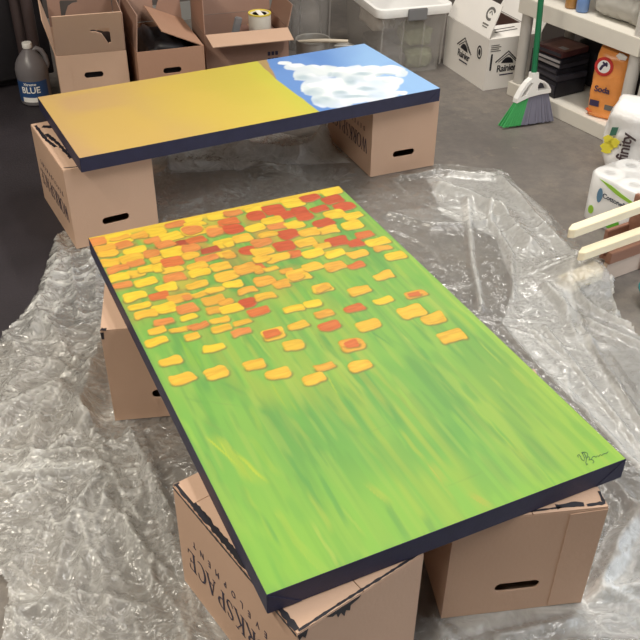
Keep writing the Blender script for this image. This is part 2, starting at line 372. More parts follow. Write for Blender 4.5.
# ------------------------------------------------------------------ the two paintings
def painted_canvas(name, label, cx, cy, yaw, w, l, ztop, t, nx, ny, paint):
    root = thing(name, label, 'painting', (cx, cy, ztop - t), yaw)
    # painted face: a fine grid whose colours are the painting
    xs = np.linspace(-w / 2, w / 2, nx); ys = np.linspace(-l / 2, l / 2, ny)
    X, Y = np.meshgrid(xs, ys)
    col, hgt = paint(X, Y)
    me = bpy.data.meshes.new('painted_face')
    v = np.stack([X, Y, np.full_like(X, t) + hgt], -1).reshape(-1, 3)
    i = np.arange(nx * ny).reshape(ny, nx)
    f = np.stack([i[:-1, :-1], i[:-1, 1:], i[1:, 1:], i[1:, :-1]], -1).reshape(-1, 4)
    me.vertices.add(len(v)); me.vertices.foreach_set('co', v.ravel())
    me.loops.add(f.size); me.loops.foreach_set('vertex_index', f.ravel())
    me.polygons.add(len(f)); me.polygons.foreach_set('loop_start', np.arange(len(f)) * 4); me.update(calc_edges=True)
    at = me.color_attributes.new('paint', 'FLOAT_COLOR', 'POINT')
    at.data.foreach_set('color', np.concatenate([col.reshape(-1, 3), np.ones((len(v), 1))], 1).ravel())
    me.shade_smooth()
    m = bpy.data.materials.new(name + '_paint'); m.use_nodes = True; nt = m.node_tree; b = nt.nodes['Principled BSDF']
    an = nt.nodes.new('ShaderNodeAttribute'); an.attribute_name = 'paint'; nt.links.new(an.outputs[0], b.inputs['Base Color'])
    b.inputs['Roughness'].default_value = .55; b.inputs['Specular IOR Level'].default_value = .3
    me.materials.append(m); face = link(bpy.data.objects.new('painted_face', me), root)
    # navy sides wrapped around the stretcher
    mb = MB(); e = .0008
    o = [(-w/2 - e, -l/2 - e), (w/2 + e, -l/2 - e), (w/2 + e, l/2 + e), (-w/2 - e, l/2 + e)]
    hole = [(-w/2 + .0012, -l/2 + .0012), (w/2 - .0012, -l/2 + .0012), (w/2 - .0012, l/2 - .0012), (-w/2 + .0012, l/2 - .0012)]
    mb.plate(o, [hole], t - .001, Matrix.Translation((0, 0, t - .0006))); mb.build('navy_side', M_navy, root)
    for sx, sy, ww, ll in ((0, 1, w - .01, .04), (0, -1, w - .01, .04), (1, 0, .04, l - .09), (-1, 0, .04, l - .09)):
        MB().box((sx * (w / 2 - .026), sy * (l / 2 - .026), t / 2 - .002), (ww, ll, t - .006)).build('stretcher_bar', M_pine, root)
    MB().box((0, 0, t - .004), (w - .004, l - .004, .003)).build('canvas_back', M_beige, root)
    for sx in (-1, 1):                                                # folded canvas at the near corners
        x = sx * w / 2
        fM = frame((x, -l / 2 - e, t - .001), (-sx, 0, 0), (0, 0, -1)) if sx > 0 else frame((x, -l / 2 - e, t - .001), (1, 0, 0), (0, 0, 1))
        pts = [(0, 0), (.062, t - .002), (0, t - .002)] if sx > 0 else [(0, 0), (0, -(t - .002)), (.062, -(t - .002))]
        if sx > 0: fM = frame((x, -l / 2 - e, t - .001), (1, 0, 0), (0, 0, 1)); pts = [(0, 0), (-.062, -(t - .002)), (0, -(t - .002))]
        MB().plate(pts, (), .0012, fM @ Matrix.Translation((0, 0, .0014))).build('corner_fold', M_navy, root)
    return root
def inv_canvas(u, v, cx, cy, yaw, z):
    p = fl(u, v, z); d = rot2(-yaw) @ np.array([p[0] - cx, p[1] - cy]); return d

NEAR = (-.0153, 1.6328, .4463, .752, 1.2635, .3482); FAR = (-.2964, 3.1038, .4882, 1.3644, .5695, .349)
TH = .0495
COL = dict(y=(252, 212, 52), g=(248, 196, 60), n=(242, 178, 64), o=(234, 148, 74), q=(226, 122, 62), r=(212, 94, 56), d=(190, 88, 62))
DABS = [((85, 215, 8), '110 208 140 60 o,275 190 200 80 y,280 185 150 30 n,300 240 140 50 o,165 265 160 50 n,185 310 150 45 g,395 285 170 50 y,530 310 130 50 o,205 378 150 60 g,375 345 180 60 g,410 385 130 45 o,260 430 170 50 o,410 470 140 55 g,530 425 200 55 y,275 497 160 55 y,485 535 180 55 y,300 562 150 50 o,560 135 160 80 y,430 165 120 45 n,540 205 130 40 o,610 235 100 50 o,580 360 110 50 g'),
 ((155, 195, 8), '165 235 150 40 o,310 200 130 40 y,500 170 150 60 y,600 150 100 40 o,130 332 170 65 y,320 235 160 45 y,300 280 170 90 y,300 282 140 65 o,490 285 155 80 n,485 295 130 60 o,580 220 130 50 q,610 275 110 60 r,225 385 140 40 d,330 362 150 45 q,80 395 140 50 o,280 425 140 60 o,130 460 165 70 y,285 485 130 50 g,550 388 150 60 y,440 440 145 45 d,560 475 130 50 g,410 510 170 50 o,140 535 165 70 q,140 600 160 45 g,340 570 160 50 g,530 575 150 65 g,15 590 60 60 y,360 620 170 55 y'),
 ((225, 180, 8), '230 230 150 50 y,65 265 130 40 o,390 235 150 75 r,250 290 140 70 r,45 330 120 55 q,75 390 150 70 r,480 280 150 60 r,600 250 120 70 r,545 180 150 70 y,375 325 150 60 y,245 385 145 55 y,415 372 140 45 o,560 360 140 60 y,510 435 150 70 r,345 437 140 45 g,140 465 150 65 g,25 500 70 60 y,295 500 150 60 o,180 565 120 70 r,475 530 150 75 r,560 590 110 60 q,420 620 200 60 g,305 575 155 65 g,600 505 80 50 y,35 600 90 50 n'),
 ((295, 180, 8), '290 95 150 60 y,125 145 140 50 r,300 160 150 60 r,395 212 150 65 r,195 235 130 45 r,80 295 130 55 r,315 275 150 70 y,465 285 140 55 y,220 345 150 60 r,455 360 155 70 y,265 402 150 55 g,110 420 145 60 g,560 440 130 50 q,90 500 145 65 g,340 490 160 75 r,480 505 110 60 r,220 530 120 50 g,320 590 150 55 y,145 590 160 60 y,505 590 150 60 g'),
 ((115, 265, 8), '470 100 160 65 o,410 185 170 60 y,160 250 180 65 y,350 252 155 60 q,520 262 180 65 n,195 330 170 50 y,395 345 180 75 y,250 393 175 60 g,390 455 180 50 o,575 350 150 80 o,590 415 130 45 y,335 525 140 55 g,510 520 160 45 g,615 575 130 60 g,335 610 185 65 y,630 490 100 40 o'),
 ((185, 260, 8), '100 200 165 50 g,340 125 190 70 g,500 70 190 85 n,600 50 60 50 q,385 195 150 55 y,125 275 150 42 g,240 240 140 42 g,495 242 150 50 n,20 300 60 50 o,230 320 180 65 n,330 335 120 50 n,500 345 140 75 r,590 410 180 65 q,230 405 130 60 n,370 390 185 70 y,280 480 170 50 g,455 495 145 45 g,295 548 175 65 g,120 525 150 50 o,450 575 180 60 o'),
 ((255, 250, 8), '50 75 120 45 g,125 150 120 35 g,20 160 70 60 n,75 250 160 80 n,250 170 110 40 n,340 200 180 90 g,330 215 120 50 n,210 275 130 70 n,465 130 150 65 g,540 305 160 80 g,540 310 110 50 n,75 375 165 55 g,465 430 155 60 y,305 470 170 60 y,550 510 160 65 n,345 605 175 60 g,590 610 190 85 q'),
 ((325, 240, 8), '85 210 160 70 n,245 205 140 50 q,420 15 170 55 y,465 65 130 45 n,560 130 150 70 y,470 285 150 65 g,275 405 180 75 g,465 485 155 60 y,235 545 165 65 q'),
 ((150, 310, 6.4), '410 240 140 50 y,128 330 155 65 g,210 437 165 75 g,422 405 160 95 g'),
 ((240, 300, 6.4), '215 218 155 80 g,205 212 110 55 q,342 290 145 70 g,92 413 150 65 g,242 470 160 75 g,540 428 135 50 n,475 505 150 75 g'),
 ((320, 270, 4), '383 97 85 35 n,375 97 50 20 q,367 167 105 60 g,453 196 95 50 g,525 265 105 62 g,195 220 95 45 g,130 298 100 58 n,125 296 60 34 q,162 382 100 50 g')]
# painted streaks: (from pixel, to pixel, width in metres, colour, strength)
STREAKS = [((212, 438), (258, 480), .035, (206, 218, 60), .8), ((222, 440), (245, 478), .02, (214, 224, 70), .8), ((252, 408), (260, 430), .014, (190, 210, 70), .8),
 ((252, 440), (276, 472), .016, (202, 214, 70), .7), ((275, 382), (292, 410), .03, (176, 200, 70), .8), ((330, 374), (342, 396), .035, (186, 206, 70), .8),
 ((292, 420), (310, 440), .012, (206, 196, 80), .7), ((402, 432), (422, 458), .013, (226, 214, 60), .9), ((432, 465), (445, 480), .022, (226, 190, 70), .7),
 ((357, 436), (375, 455), .014, (190, 208, 70), .7), ((508, 440), (524, 460), .014, (222, 222, 60), .9), ((462, 392), (505, 440), .008, (190, 214, 84), .8),
 ((492, 378), (502, 388), .010, (214, 226, 80), .9), ((512, 368), (526, 380), .008, (200, 220, 90), .8), ((404, 336), (412, 344), .008, (214, 226, 100), .9),
 ((414, 346), (432, 366), .012, (180, 206, 80), .8), ((386, 344), (402, 362), .02, (160, 198, 80), .7), ((340, 310), (356, 330), .03, (170, 206, 66), .8),
 ((278, 512), (300, 548), .018, (206, 216, 76), .7), ((300, 546), (330, 575), .02, (190, 212, 80), .6), ((370, 486), (386, 500), .018, (214, 206, 74), .9),
 ((474, 496), (486, 503), .018, (232, 180, 76), .9), ((184, 340), (196, 366), .03, (150, 204, 60), .8), ((200, 345), (208, 372), .015, (176, 208, 80), .7),
 ((310, 290), (322, 305), .03, (166, 210, 66), .8), ((296, 272), (306, 285), .03, (180, 214, 66), .7), ((318, 262), (350, 285), .05, (150, 202, 74), .6),
 ((318, 335), (335, 362), .02, (96, 156, 84), .8), ((225, 384), (242, 392), .012, (90, 150, 90), .8), ((210, 402), (236, 406), .006, (130, 150, 90), .6), ((372, 330), (395, 345), .03, (98, 160, 86), .7),
 ((300, 395), (330, 440), .02, (118, 178, 86), .6), ((188, 398), (204, 403), .010, (96, 156, 84), .7), ((205, 422), (222, 430), .008, (140, 158, 90), .6), ((328, 440), (336, 462), .006, (108, 160, 80), .7),
 ((368, 432), (392, 424), .006, (136, 166, 84), .6), ((448, 486), (478, 474), .006, (126, 156, 80), .6), ((160, 405), (180, 470), .03, (150, 208, 80), .6), ((345, 197), (620, 456), .022, (178, 212, 84), .75)]
def lin(c): return np.array(S(*c))
def blend(col, a, c): return col * (1 - a[..., None]) + lin(c) * a[..., None]
def to_canvas(par):
    cx, cy, yaw, w, l, z = par
    return lambda u, v: inv_canvas(u, v, cx, cy, yaw, z)
TONE = .70
def paint_tulips(X, Y):
    cx, cy, yaw, w, l, z = NEAR; ic = to_canvas(NEAR)
    n1, n2, n3, n4 = Noise(1), Noise(2), Noise(3), Noise(4)
    T = (Y + l / 2) / l                                               # 0 near, 1 far
    base = lin((144, 200, 86)) * (1 - T[..., None]) + lin((122, 186, 84)) * T[..., None]
    col = base.copy()
    col = blend(col, smst(.42, .7, n1(X * 3 + 9, Y * 3.2 + 5)) * .6, (104, 172, 86))
    col = blend(col, smst(.5, .8, n2(X * 3.3 + 4, Y * 1.6 + 3)) * .75 * (1 - .4 * T), (172, 206, 80))
    col = blend(col, smst(.48, .85, n3(X * 26 + 3 + .9 * n1(X * 5, Y * 5), Y * 3.2)) * .5, (152, 200, 84))
    col = blend(col, smst(.5, .85, n4(X * 34 + 8, Y * 3.5 + 2)) * .45, (104, 166, 86))
    col = blend(col, smst(.5, .8, n2(X * 90, Y * 7)) * .35, (178, 204, 90))
    col = blend(col, smst(.52, .8, n4(X * 120 + 7, Y * 9)) * .3, (104, 160, 84))
    col = blend(col, smst(.55, .75, n1(X * 6 + 20, Y * 2.2 + 11)) * .4 * smst(.3, .7, n3(X * 70, Y * 5 + 4)), (188, 198, 76))
    col = blend(col, smst(.30, 0, T) * smst(.3, .7, n1(X * 5 + 1, Y * 4)) * .55, (156, 212, 72))
    hgt = .0005 * n3(X * 60, Y * 12)
    wob = .004 * (n1(X * 30, Y * 30) - .5)
    for p0, p1, wd, c, st in STREAKS:
        a0, a1 = ic(*p0), ic(*p1); d = a1 - a0; L = math.hypot(*d); d = d / L
        s = (X - a0[0]) * d[0] + (Y - a0[1]) * d[1]; q = -(X - a0[0]) * d[1] + (Y - a0[1]) * d[0] + wob
        br = .30 + .70 * smst(.35, .62, n2(q * 260 + 5, s * 6))
        a = smst(wd / 2, wd / 2 * .45, np.abs(q)) * smst(-.02, .015, s) * smst(L + .03, L - .02, s) * st * br
        col = blend(col, a, c)
    rs = np.random.RandomState(5)
    for k in range(150):                                              # loose brush marks along the stems
        x0, y0 = rs.uniform(-w/2, w/2), rs.uniform(-l/2, l/2); L = rs.uniform(.04, .14); wd = rs.uniform(.006, .022)
        c = [(160, 210, 84), (100, 170, 86), (190, 212, 90), (122, 190, 80), (110, 172, 84), (178, 204, 80)][rs.randint(6)]
        dx = rs.uniform(-.08, .08)
        q = X - x0 - dx * (Y - y0) + wob; s = Y - y0
        a = smst(wd / 2, wd / 5, np.abs(q)) * smst(-L/2 - .02, -L/4, s) * smst(L/2 + .02, L/4, s) * rs.uniform(.25, .6)
        col = blend(col, a, c)
    up = smst(.62, .80, T + .12 * (n1(X * 6, Y * 6) - .5)) * smst(.40, .05, X)   # warm undercoat between the crowded dabs
    col = blend(col, up * smst(.42, .62, n4(X * 14, Y * 16)) * .7, (214, 190, 70))
    col = blend(col, up * smst(.5, .7, n2(X * 17 + 3, Y * 22)) * .5, (196, 142, 76))
    col = blend(col, smst(l/2 - .035, l/2 - .012, Y + wob), (244, 206, 60))
    for (ox, oy, sc), lst in DABS:
        for it in lst.split(','):
            f = it.split(); x, y, ww, hh = [float(k) for k in f[:4]]; u, v = ox + x / sc, oy + y / sc; ww /= sc; hh /= sc
            c0 = ic(u, v); sa = np.hypot(*(ic(u + 3, v - .9) - c0)) / math.hypot(3, .9); sb = abs((ic(u, v + 2) - c0)[1]) / 2
            k0 = float(smst(.05, .30, c0[1])); hw, hh = ww / 2 * sa * (.93 + .10 * k0), hh / 2 * sb * (.92 + .16 * k0)
            dx, dy = X - c0[0], Y - c0[1]
            near_ = (np.abs(dx) < hw * 2) & (np.abs(dy) < hh * 2.4)
            if not near_.any(): continue
            rnd = rs.rand(6); tilt = (rnd[0] - .5) * .16
            k1 = 1 + .25 * (rnd[1] - .5)
            xx, yy = dx[near_], dy[near_]; xx, yy = xx + tilt * yy * 1.3 + wob[near_], yy - tilt * xx * .6 + wob[near_] * .8
            r = min(hw, hh) * (.35 + .4 * rnd[2])
            xx = xx + .004 * (n4(xx * 45 + 60 * rnd[1], yy * 45) - .5); yy = yy + .007 * (n1(xx * 40 + 80 * rnd[3], yy * 40) - .5); qx = np.abs(xx) - hw * (1 + .14 * (rnd[5] - .5) * yy / hh) + r; qy = np.abs(yy) - hh * (1 + .35 * (rnd[3] - .5) * xx / hw) + r
            sd = np.hypot(np.maximum(qx, 0), np.maximum(qy, 0)) + np.minimum(np.maximum(qx, qy), 0) - r
            cc = lin(COL[f[4]]) * (1 + .10 * (rnd[4] - .5))
            sub = col[near_]
            sh = smst(.008, .0, sd) * smst(.2 * hh, -hh, yy) * .8     # brown green shadow painted along the dab's lower rim
            sub = sub * (1 - sh[:, None]) + lin((134, 116, 62)) * sh[:, None]
            a = smst(.0018, -.0018, sd)
            br = .85 + .3 * n2(xx * 40 + 50 * rnd[5], yy * 260 + 7)
            edge = smst(-.012, 0, sd) * .35
            warm = cc * br[:, None]; warm = warm * (1 - edge[:, None]) + cc * np.array([.96, .78, .7]) * edge[:, None]
            mixn = smst(.45, .75, n3(xx * 30 + 90 * rnd[0], yy * 60 + 3)) * .4
            warm = warm * (1 - mixn[:, None]) + np.minimum(1, cc * np.array([1.04, 1.22, 1.1])) * mixn[:, None]
            col[near_] = sub * (1 - a[:, None]) + warm * a[:, None]
            hgt[near_] = hgt[near_] * (1 - a) + (.0012 + .0006 * n3(xx * 40, yy * 200)) * a
    col = np.clip(col, 0, 1); lum = col.mean(-1, keepdims=True); col = (col * .95 + lum * .05) * TONE
    return col, hgt * smst(0, .006, np.minimum(w/2 - np.abs(X), l/2 - np.abs(Y)))
CLOUD = [(20, 252, 30, 8), (60, 268, 45, 16), (130, 282, 55, 22), (190, 285, 55, 26), (250, 288, 60, 22), (300, 285, 60, 24), (370, 283, 70, 22), (440, 280, 60, 20), (485, 290, 28, 18), (150, 320, 50, 36), (200, 350, 75, 45), (265, 335, 60, 42), (330, 310, 60, 30), (410, 340, 70, 38), (450, 325, 45, 22), (230, 395, 75, 38), (300, 378, 80, 35), (365, 385, 60, 22), (425, 380, 50, 14), (480, 370, 32, 9), (90, 300, 40, 26), (130, 350, 50, 34), (170, 395, 45, 36), (320, 340, 50, 30)]
GREYS = [(225, 300, 30, 12), (200, 298, 14, 10), (280, 325, 32, 24), (330, 295, 50, 10), (300, 385, 90, 10), (240, 370, 40, 12), (345, 355, 50, 10), (420, 300, 50, 9), (130, 370, 60, 22), (170, 400, 60, 20), (90, 310, 50, 16)]
def paint_sky(X, Y):
    cx, cy, yaw, w, l, z = FAR; ic = to_canvas(FAR); n1, n2, n3 = Noise(11), Noise(12), Noise(13)
    T = (X + w / 2) / w; V = (Y + l / 2) / l
    Tn = T + .10 * (n1(X * 3, Y * 3) - .5) - .05 * (V - .5)
    stops = [(0., (202, 164, 112)), (.2, (208, 172, 102)), (.38, (216, 188, 80)), (.55, (214, 198, 74)), (.72, (208, 200, 76)), (1, (206, 200, 80))]
    col = np.stack([np.interp(Tn, [s[0] for s in stops], [lin(s[1])[k] for s in stops]) for k in range(3)], -1)
    col = blend(col, smst(.4, .8, n2(X * 4, Y * 6 + 3)) * .35, (222, 190, 72))
    col = blend(col, smst(.5, .8, n3(X * 3 + 2, Y * 5 + 7)) * .3 * smst(.3, .5, T), (190, 184, 60))
    col = col * .90
    # slanted border between field and sky, warped a little
    bp_ = [ic(328, 119), ic(320, 112), ic(300, 97), ic(276, 79), ic(257, 61), ic(253, 57)]
    yb = np.array([p[1] for p in bp_]); xb = np.array([p[0] for p in bp_])
    e = X - np.interp(Y, yb, xb) + .006 * (n2(X * 20, Y * 20) - .5)
    col = blend(col, smst(-.10, -.005, e) * .45, (190, 196, 60))
    tan = smst(-.004, .002, .040 * np.clip((Y - yb[3]) / (yb[4] - yb[3]), 0, 1.2) - e) * (Y > yb[3])
    sky = np.ones_like(col) * lin((96, 140, 206))
    sky = blend(sky, smst(.82, 1.0, T + .15 * (1 - V)) * .85, (150, 192, 236))
    sky = blend(sky, smst(.4, .8, n1(X * 9, Y * 9 + 1)) * .25, (120, 160, 220))
    a = smst(-.002, .002, e)[..., None]; col = col * (1 - a) + sky * a
    col = blend(col, tan * smst(-.003, .001, e), (170, 142, 92))
    wx = .010 * (n1(X * 28, Y * 28) - .5) + .006 * (n2(X * 60, Y * 60) - .5)
    cl = np.zeros_like(X); gr = np.zeros_like(X)
    for lst, out in ((CLOUD, 0), (GREYS, 1)):
        for (x, y, rx, ry) in lst:
            u, v = 280 + x / 4, y / 4; c0 = ic(u, v)
            ax = np.linalg.norm(ic(u + rx / 4, v) - c0); ay = np.linalg.norm(ic(u, v + ry / 4) - c0)
            e1 = ic(u + rx / 4, v) - c0; e2 = ic(u, v + ry / 4) - c0
            Mi = np.linalg.inv(np.array([[e1[0], e2[0]], [e1[1], e2[1]]]))
            dx, dy = X - c0[0] + wx, Y - c0[1] + wx
            r = np.hypot(Mi[0, 0] * dx + Mi[0, 1] * dy, Mi[1, 0] * dx + Mi[1, 1] * dy)
            if out: gr = np.maximum(gr, smst(1.25, .2, r))
            else: cl = np.maximum(cl, smst(1.06, .86, r))
    cl *= smst(-.01, .01, e)
    col = blend(col, cl * np.clip(.62 + .5 * n3(X * 16, Y * 16) + .25 * (V - .45), .5, 1), (242, 246, 246))
    col = blend(col, cl * gr * .9, (168, 190, 202))
    col = blend(col, cl * smst(.45, .8, n2(X * 26, Y * 22)) * .55, (196, 210, 218))
    col = np.clip(col, 0, 1); lum = col.mean(-1, keepdims=True)
    return (col * .94 + lum * .06), .0003 * n3(X * 60, Y * 60)
nearp = painted_canvas('tulip_painting', 'large green canvas covered in orange and yellow dabs, signed at one corner', *NEAR[:5], NEAR[5], TH, 310, 520, paint_tulips)
farp = painted_canvas('sky_painting', 'long ochre and yellow canvas with blue sky and white clouds at one end', *FAR[:5], FAR[5], TH, 400, 170, paint_sky)
# signature near the corner
sg = MB(); ic = to_canvas(NEAR)
SIG = [[(146, 222), (140, 205), (152, 197), (164, 215), (175, 240), (190, 250), (196, 225), (182, 195), (172, 182), (186, 178), (200, 200), (212, 232), (206, 262), (214, 284), (222, 270)],
       [(178, 186), (196, 178), (214, 184), (222, 200), (216, 216)], [(214, 226), (228, 214), (236, 222), (232, 244), (246, 238), (262, 242), (272, 256), (262, 268)],
       [(250, 236), (262, 216), (276, 210), (286, 222), (298, 206), (308, 216), (322, 198), (334, 206), (350, 190), (366, 192), (384, 176)]]
for pl in SIG:
    stroke(sg, [tuple(ic(560 + x / 8, 430 + y / 8)) for x, y in pl], .0013, .0004, Matrix.Translation((0, 0, TH + .0008)))
sg.build('signature', mat('pencil_grey', S(70, 104, 66), .6), nearp)

# ------------------------------------------------------------------ crumpled clear plastic sheet
EDGE = [(80, 205), (60, 236), (36, 300), (8, 338), (-25, 390), (-60, 450), (-40, 550), (-5, 592), (10, 645), (20, 720), (150, 800), (420, 800), (700, 780), (760, 600), (720, 430), (640, 338), (615, 305), (603, 270), (578, 242), (550, 212), (500, 172), (430, 163), (400, 148), (360, 140), (338, 126), (300, 138), (250, 132), (165, 136), (140, 190)]
RIDGES = [([(62, 235), (58, 270), (42, 310), (36, 335)], .03, .028), ([(45, 325), (70, 360), (92, 375)], .02, .02), ([(105, 345), (92, 380), (80, 428)], .035, .035),
 ([(-30, 484), (60, 478), (102, 470)], .012, .02), ([(102, 478), (72, 525), (55, 600)], .02, .022), ([(110, 500), (85, 560), (70, 625)], .02, .02), ([(105, 505), (150, 560), (186, 590)], .015, .015),
 ([(130, 435), (160, 500), (176, 560)], .012, .02), ([(142, 440), (172, 520), (192, 600)], .010, .016), ([(-10, 445), (30, 402), (62, 392), (92, 432)], .03, .025), ([(60, 392), (40, 420), (30, 470)], .02, .018),
 ([(10, 345), (30, 365), (60, 368), (85, 385)], .02, .02), ([(0, 420), (25, 372)], .03, .02), ([(120, 520), (100, 560), (110, 610)], .02, .016), ([(150, 480), (130, 530), (150, 580)], .02, .016), ([(10, 620), (80, 600), (150, 615)], .02, .02),
 ([(388, 218), (405, 222), (430, 229), (470, 228), (492, 222)], .016, .022), ([(467, 205), (472, 260), (480, 312)], .016, .018), ([(490, 222), (511, 258), (512, 300)], .012, .020),
 ([(440, 190), (470, 200), (500, 215), (530, 250)], .04, .04), ([(500, 330), (575, 405), (650, 480)], .010, .012), ([(545, 330), (600, 400), (650, 462)], .010, .012), ([(580, 330), (612, 380), (650, 440)], .012, .018),
 ([(545, 292), (565, 312), (600, 330), (650, 352)], .016, .02), ([(565, 292), (592, 312), (650, 338)], .014, .02), ([(440, 632), (520, 612), (650, 588)], .02, .022), ([(600, 590), (620, 540), (650, 505)], .02, .02), ([(500, 640), (570, 620), (620, 560)], .015, .015),
 ([(165, 160), (200, 152), (250, 156), (300, 160), (330, 150)], .05, .055), ([(322, 152), (345, 142), (352, 158)], .05, .075), ([(170, 172), (230, 168), (300, 176)], .02, .025), ([(80, 240), (95, 270), (98, 300)], .015, .015), ([(70, 250), (75, 290), (80, 320)], .012, .014),
 ([(400, 180), (440, 175), (490, 180)], .02, .02), ([(500, 180), (540, 225), (575, 262)], .02, .02), ([(610, 480), (640, 520)], .02, .018), ([(560, 300), (575, 340), (610, 350)], .02, .016)]
MILK = [([(505, 335), (522, 330), (600, 415), (660, 475), (660, 500), (575, 408)], .16), ([(580, 328), (592, 326), (640, 400), (660, 425), (660, 445), (612, 382)], .20), ([(395, 212), (470, 205), (492, 222), (430, 230)], .14), ([(440, 620), (650, 570), (650, 590), (470, 640)], .18), ([(600, 600), (640, 500), (660, 500), (625, 600)], .16), ([(425, 180), (500, 172), (545, 212), (575, 262), (570, 295), (600, 365), (660, 450), (660, 500), (575, 405), (520, 350), (500, 325), (512, 290), (495, 240), (440, 215)], .34),
 ([(462, 208), (470, 208), (484, 310), (477, 312)], .38), ([(575, 250), (605, 268), (615, 305), (660, 345), (660, 430), (600, 340), (560, 300)], .22), ([(600, 540), (660, 480), (660, 640), (560, 640)], .2), ([(440, 610), (640, 580), (660, 680), (420, 680)], .12),
 ([(-60, 330), (60, 330), (110, 400), (150, 480), (190, 600), (200, 700), (-60, 700)], .04), ([(60, 230), (75, 235), (60, 320), (38, 320)], .16), ([(-60, 470), (100, 462), (100, 478), (-60, 492)], .18), ([(70, 400), (110, 335), (115, 410), (90, 425)], -.10),
 ([(165, 138), (340, 130), (352, 165), (170, 178)], .34), ([(130, 420), (190, 420), (230, 500), (180, 500), (185, 580)], -.12)]
BOXFP = [(-.8035, 2.8028, .5118, .2954, .4198), (cM[0], cM[1], .152, .30, .42), (-.0452, 1.1121, .6525, .2812, .4136), (.3749, 1.334, .1473, .3014, .42), (.2364, 3.3668, .4109, .2837, .42)]
CRATE = (*fl(603, 283)[:2], .54)
def build_sheet():
    poly = [tuple(fl(*p)[:2]) for p in EDGE]
    st = .0055
    xs = np.arange(-1.15, 1.25, st); ys = np.arange(.55, 3.80, st)
    X, Y = np.meshgrid(xs, ys)
    n1, n2, n3, n4, n5 = [Noise(20 + k) for k in range(5)]
    ex, ey = X + .06 * (n1(X * 5, Y * 5) - .5), Y + .06 * (n2(X * 5, Y * 5) - .5)
    keep = inpoly(ex, ey, poly)
    D = np.full(X.shape, 1e9)
    for cx, cy, yaw, w, l in BOXFP:
        d = np.stack([X - cx, Y - cy]); R = rot2(-yaw); a = np.abs(R[0, 0] * d[0] + R[0, 1] * d[1]) - w/2; b = np.abs(R[1, 0] * d[0] + R[1, 1] * d[1]) - l/2
        D = np.minimum(D, np.where((a > 0) & (b > 0), np.hypot(np.maximum(a, 0), np.maximum(b, 0)), np.maximum(a, b)))
    clear = smst(.004, .07, D)
    wx = .022 * (n1(X * 6 + 3, Y * 6) - .5); wy = .022 * (n2(X * 6 + 3, Y * 6) - .5)
    def facets(cell, ang, asp, seed):                                   # crumpled facets: sharp ridges where cells meet
        R = rot2(ang); u = (R[0, 0] * X + R[0, 1] * Y + wx * 2) / cell; v = (R[1, 0] * X + R[1, 1] * Y + wy * 2) / (cell * asp)
        rs = np.random.RandomState(seed); J = rs.rand(64, 64, 3); ui, vi = np.floor(u).astype(int), np.floor(v).astype(int)
        d1 = np.full(X.shape, 9.)
        for i in (-1, 0, 1):
            for j in (-1, 0, 1):
                q = J[(ui + i) % 64, (vi + j) % 64]; d1 = np.minimum(d1, np.hypot(ui + i + q[..., 0] - u, vi + j + q[..., 1] - v) + .3 * q[..., 2])
        return np.clip(d1, 0, 1.2)
    f1, f2, f3 = facets(.16, .5, 1.8, 1), facets(.075, -.4, 1.6, 2), facets(.036, .2, 1.3, 3)
    h = .013 * f1 ** 2 + .007 * f2 + .0035 * f3
    calm = .22 + .78 * smst(.15, -.25, X)                              # one side of the sheet is the more crumpled one
    h *= calm
    milk = np.full(X.shape, .17) + .06 * smst(.15, -.25, X) + calm * (.05 * f1 ** 4 + .06 * f2 ** 3) - .05 * (1 - calm)
    for pts, wd, hh in RIDGES:
        P = [tuple(fl(*p)[:2]) for p in pts]
        d = segdist(X + wx * .5, Y + wy * .5, P); g = np.maximum(0, 1 - d / (wd * 1.6)) ** 1.5 * (.75 + .5 * n2(X * 12, Y * 12))
        h += hh * g; milk += .10 * g
    rs = np.random.RandomState(9)                                       # hundreds of thin sharp creases
    for k in range(620):
        if k < 520: x0, y0 = rs.uniform(-1.0, .05), rs.uniform(.62, 2.75)
        else: x0, y0 = rs.uniform(.1, 1.1), rs.uniform(.7, 3.3)
        L = rs.uniform(.05, .26) * (1 if k < 520 else 1.3); ang = 5.5 * float(n3(np.array(x0 * 1.7 + 3), np.array(y0 * 1.7))) + rs.normal(0, .5); bend = rs.normal(0, 1.2)
        wd = rs.uniform(.005, .011); hh = rs.uniform(.003, .010); mk = rs.uniform(.06, .30) * (1 if k < 520 else .8)
        ii = slice(max(0, int((y0 - .32 - ys[0]) / st)), max(0, int((y0 + .32 - ys[0]) / st))); jj = slice(max(0, int((x0 - .32 - xs[0]) / st)), max(0, int((x0 + .32 - xs[0]) / st)))
        if ii.start == ii.stop or jj.start == jj.stop: continue
        dx, dy = X[ii, jj] - x0, Y[ii, jj] - y0; c_, s_ = math.cos(ang), math.sin(ang)
        a_, b_ = dx * c_ + dy * s_, -dx * s_ + dy * c_; b_ = b_ - bend * a_ ** 2
        g = np.maximum(0, 1 - np.abs(b_) / wd) * smst(L / 2, L / 4, np.abs(a_))
        h[ii, jj] += hh * g; milk[ii, jj] += mk * g
    hump = fl(583, 282); hd = np.hypot((X - hump[0]) / .13, (Y - hump[1]) / .10); h += .085 * np.exp(-hd ** 2 * 1.1)
    R = rot2(-CRATE[2]); kx, ky = R[0, 0] * (X - CRATE[0]) + R[0, 1] * (Y - CRATE[1]), R[1, 0] * (X - CRATE[0]) + R[1, 1] * (Y - CRATE[1])
    keep &= ~((kx > -.015) & (ky > -.04) & (ky < .03)) & ~((kx > .115) & (ky > -.04) & (ky < .19))
    # image-independent patches of double layer
    for pp, am in MILK:
        P = [tuple(fl(*p)[:2]) for p in pp]
        ins = inpoly(X + wx * .6, Y + wy * .6, P); dd = segdist(X + wx * .6, Y + wy * .6, P + P[:1])
        milk += am * np.where(ins, smst(-.004, .012, dd), 0)
    z = .0042 + h * clear
    i = np.full(X.shape, -1); fidx = keep
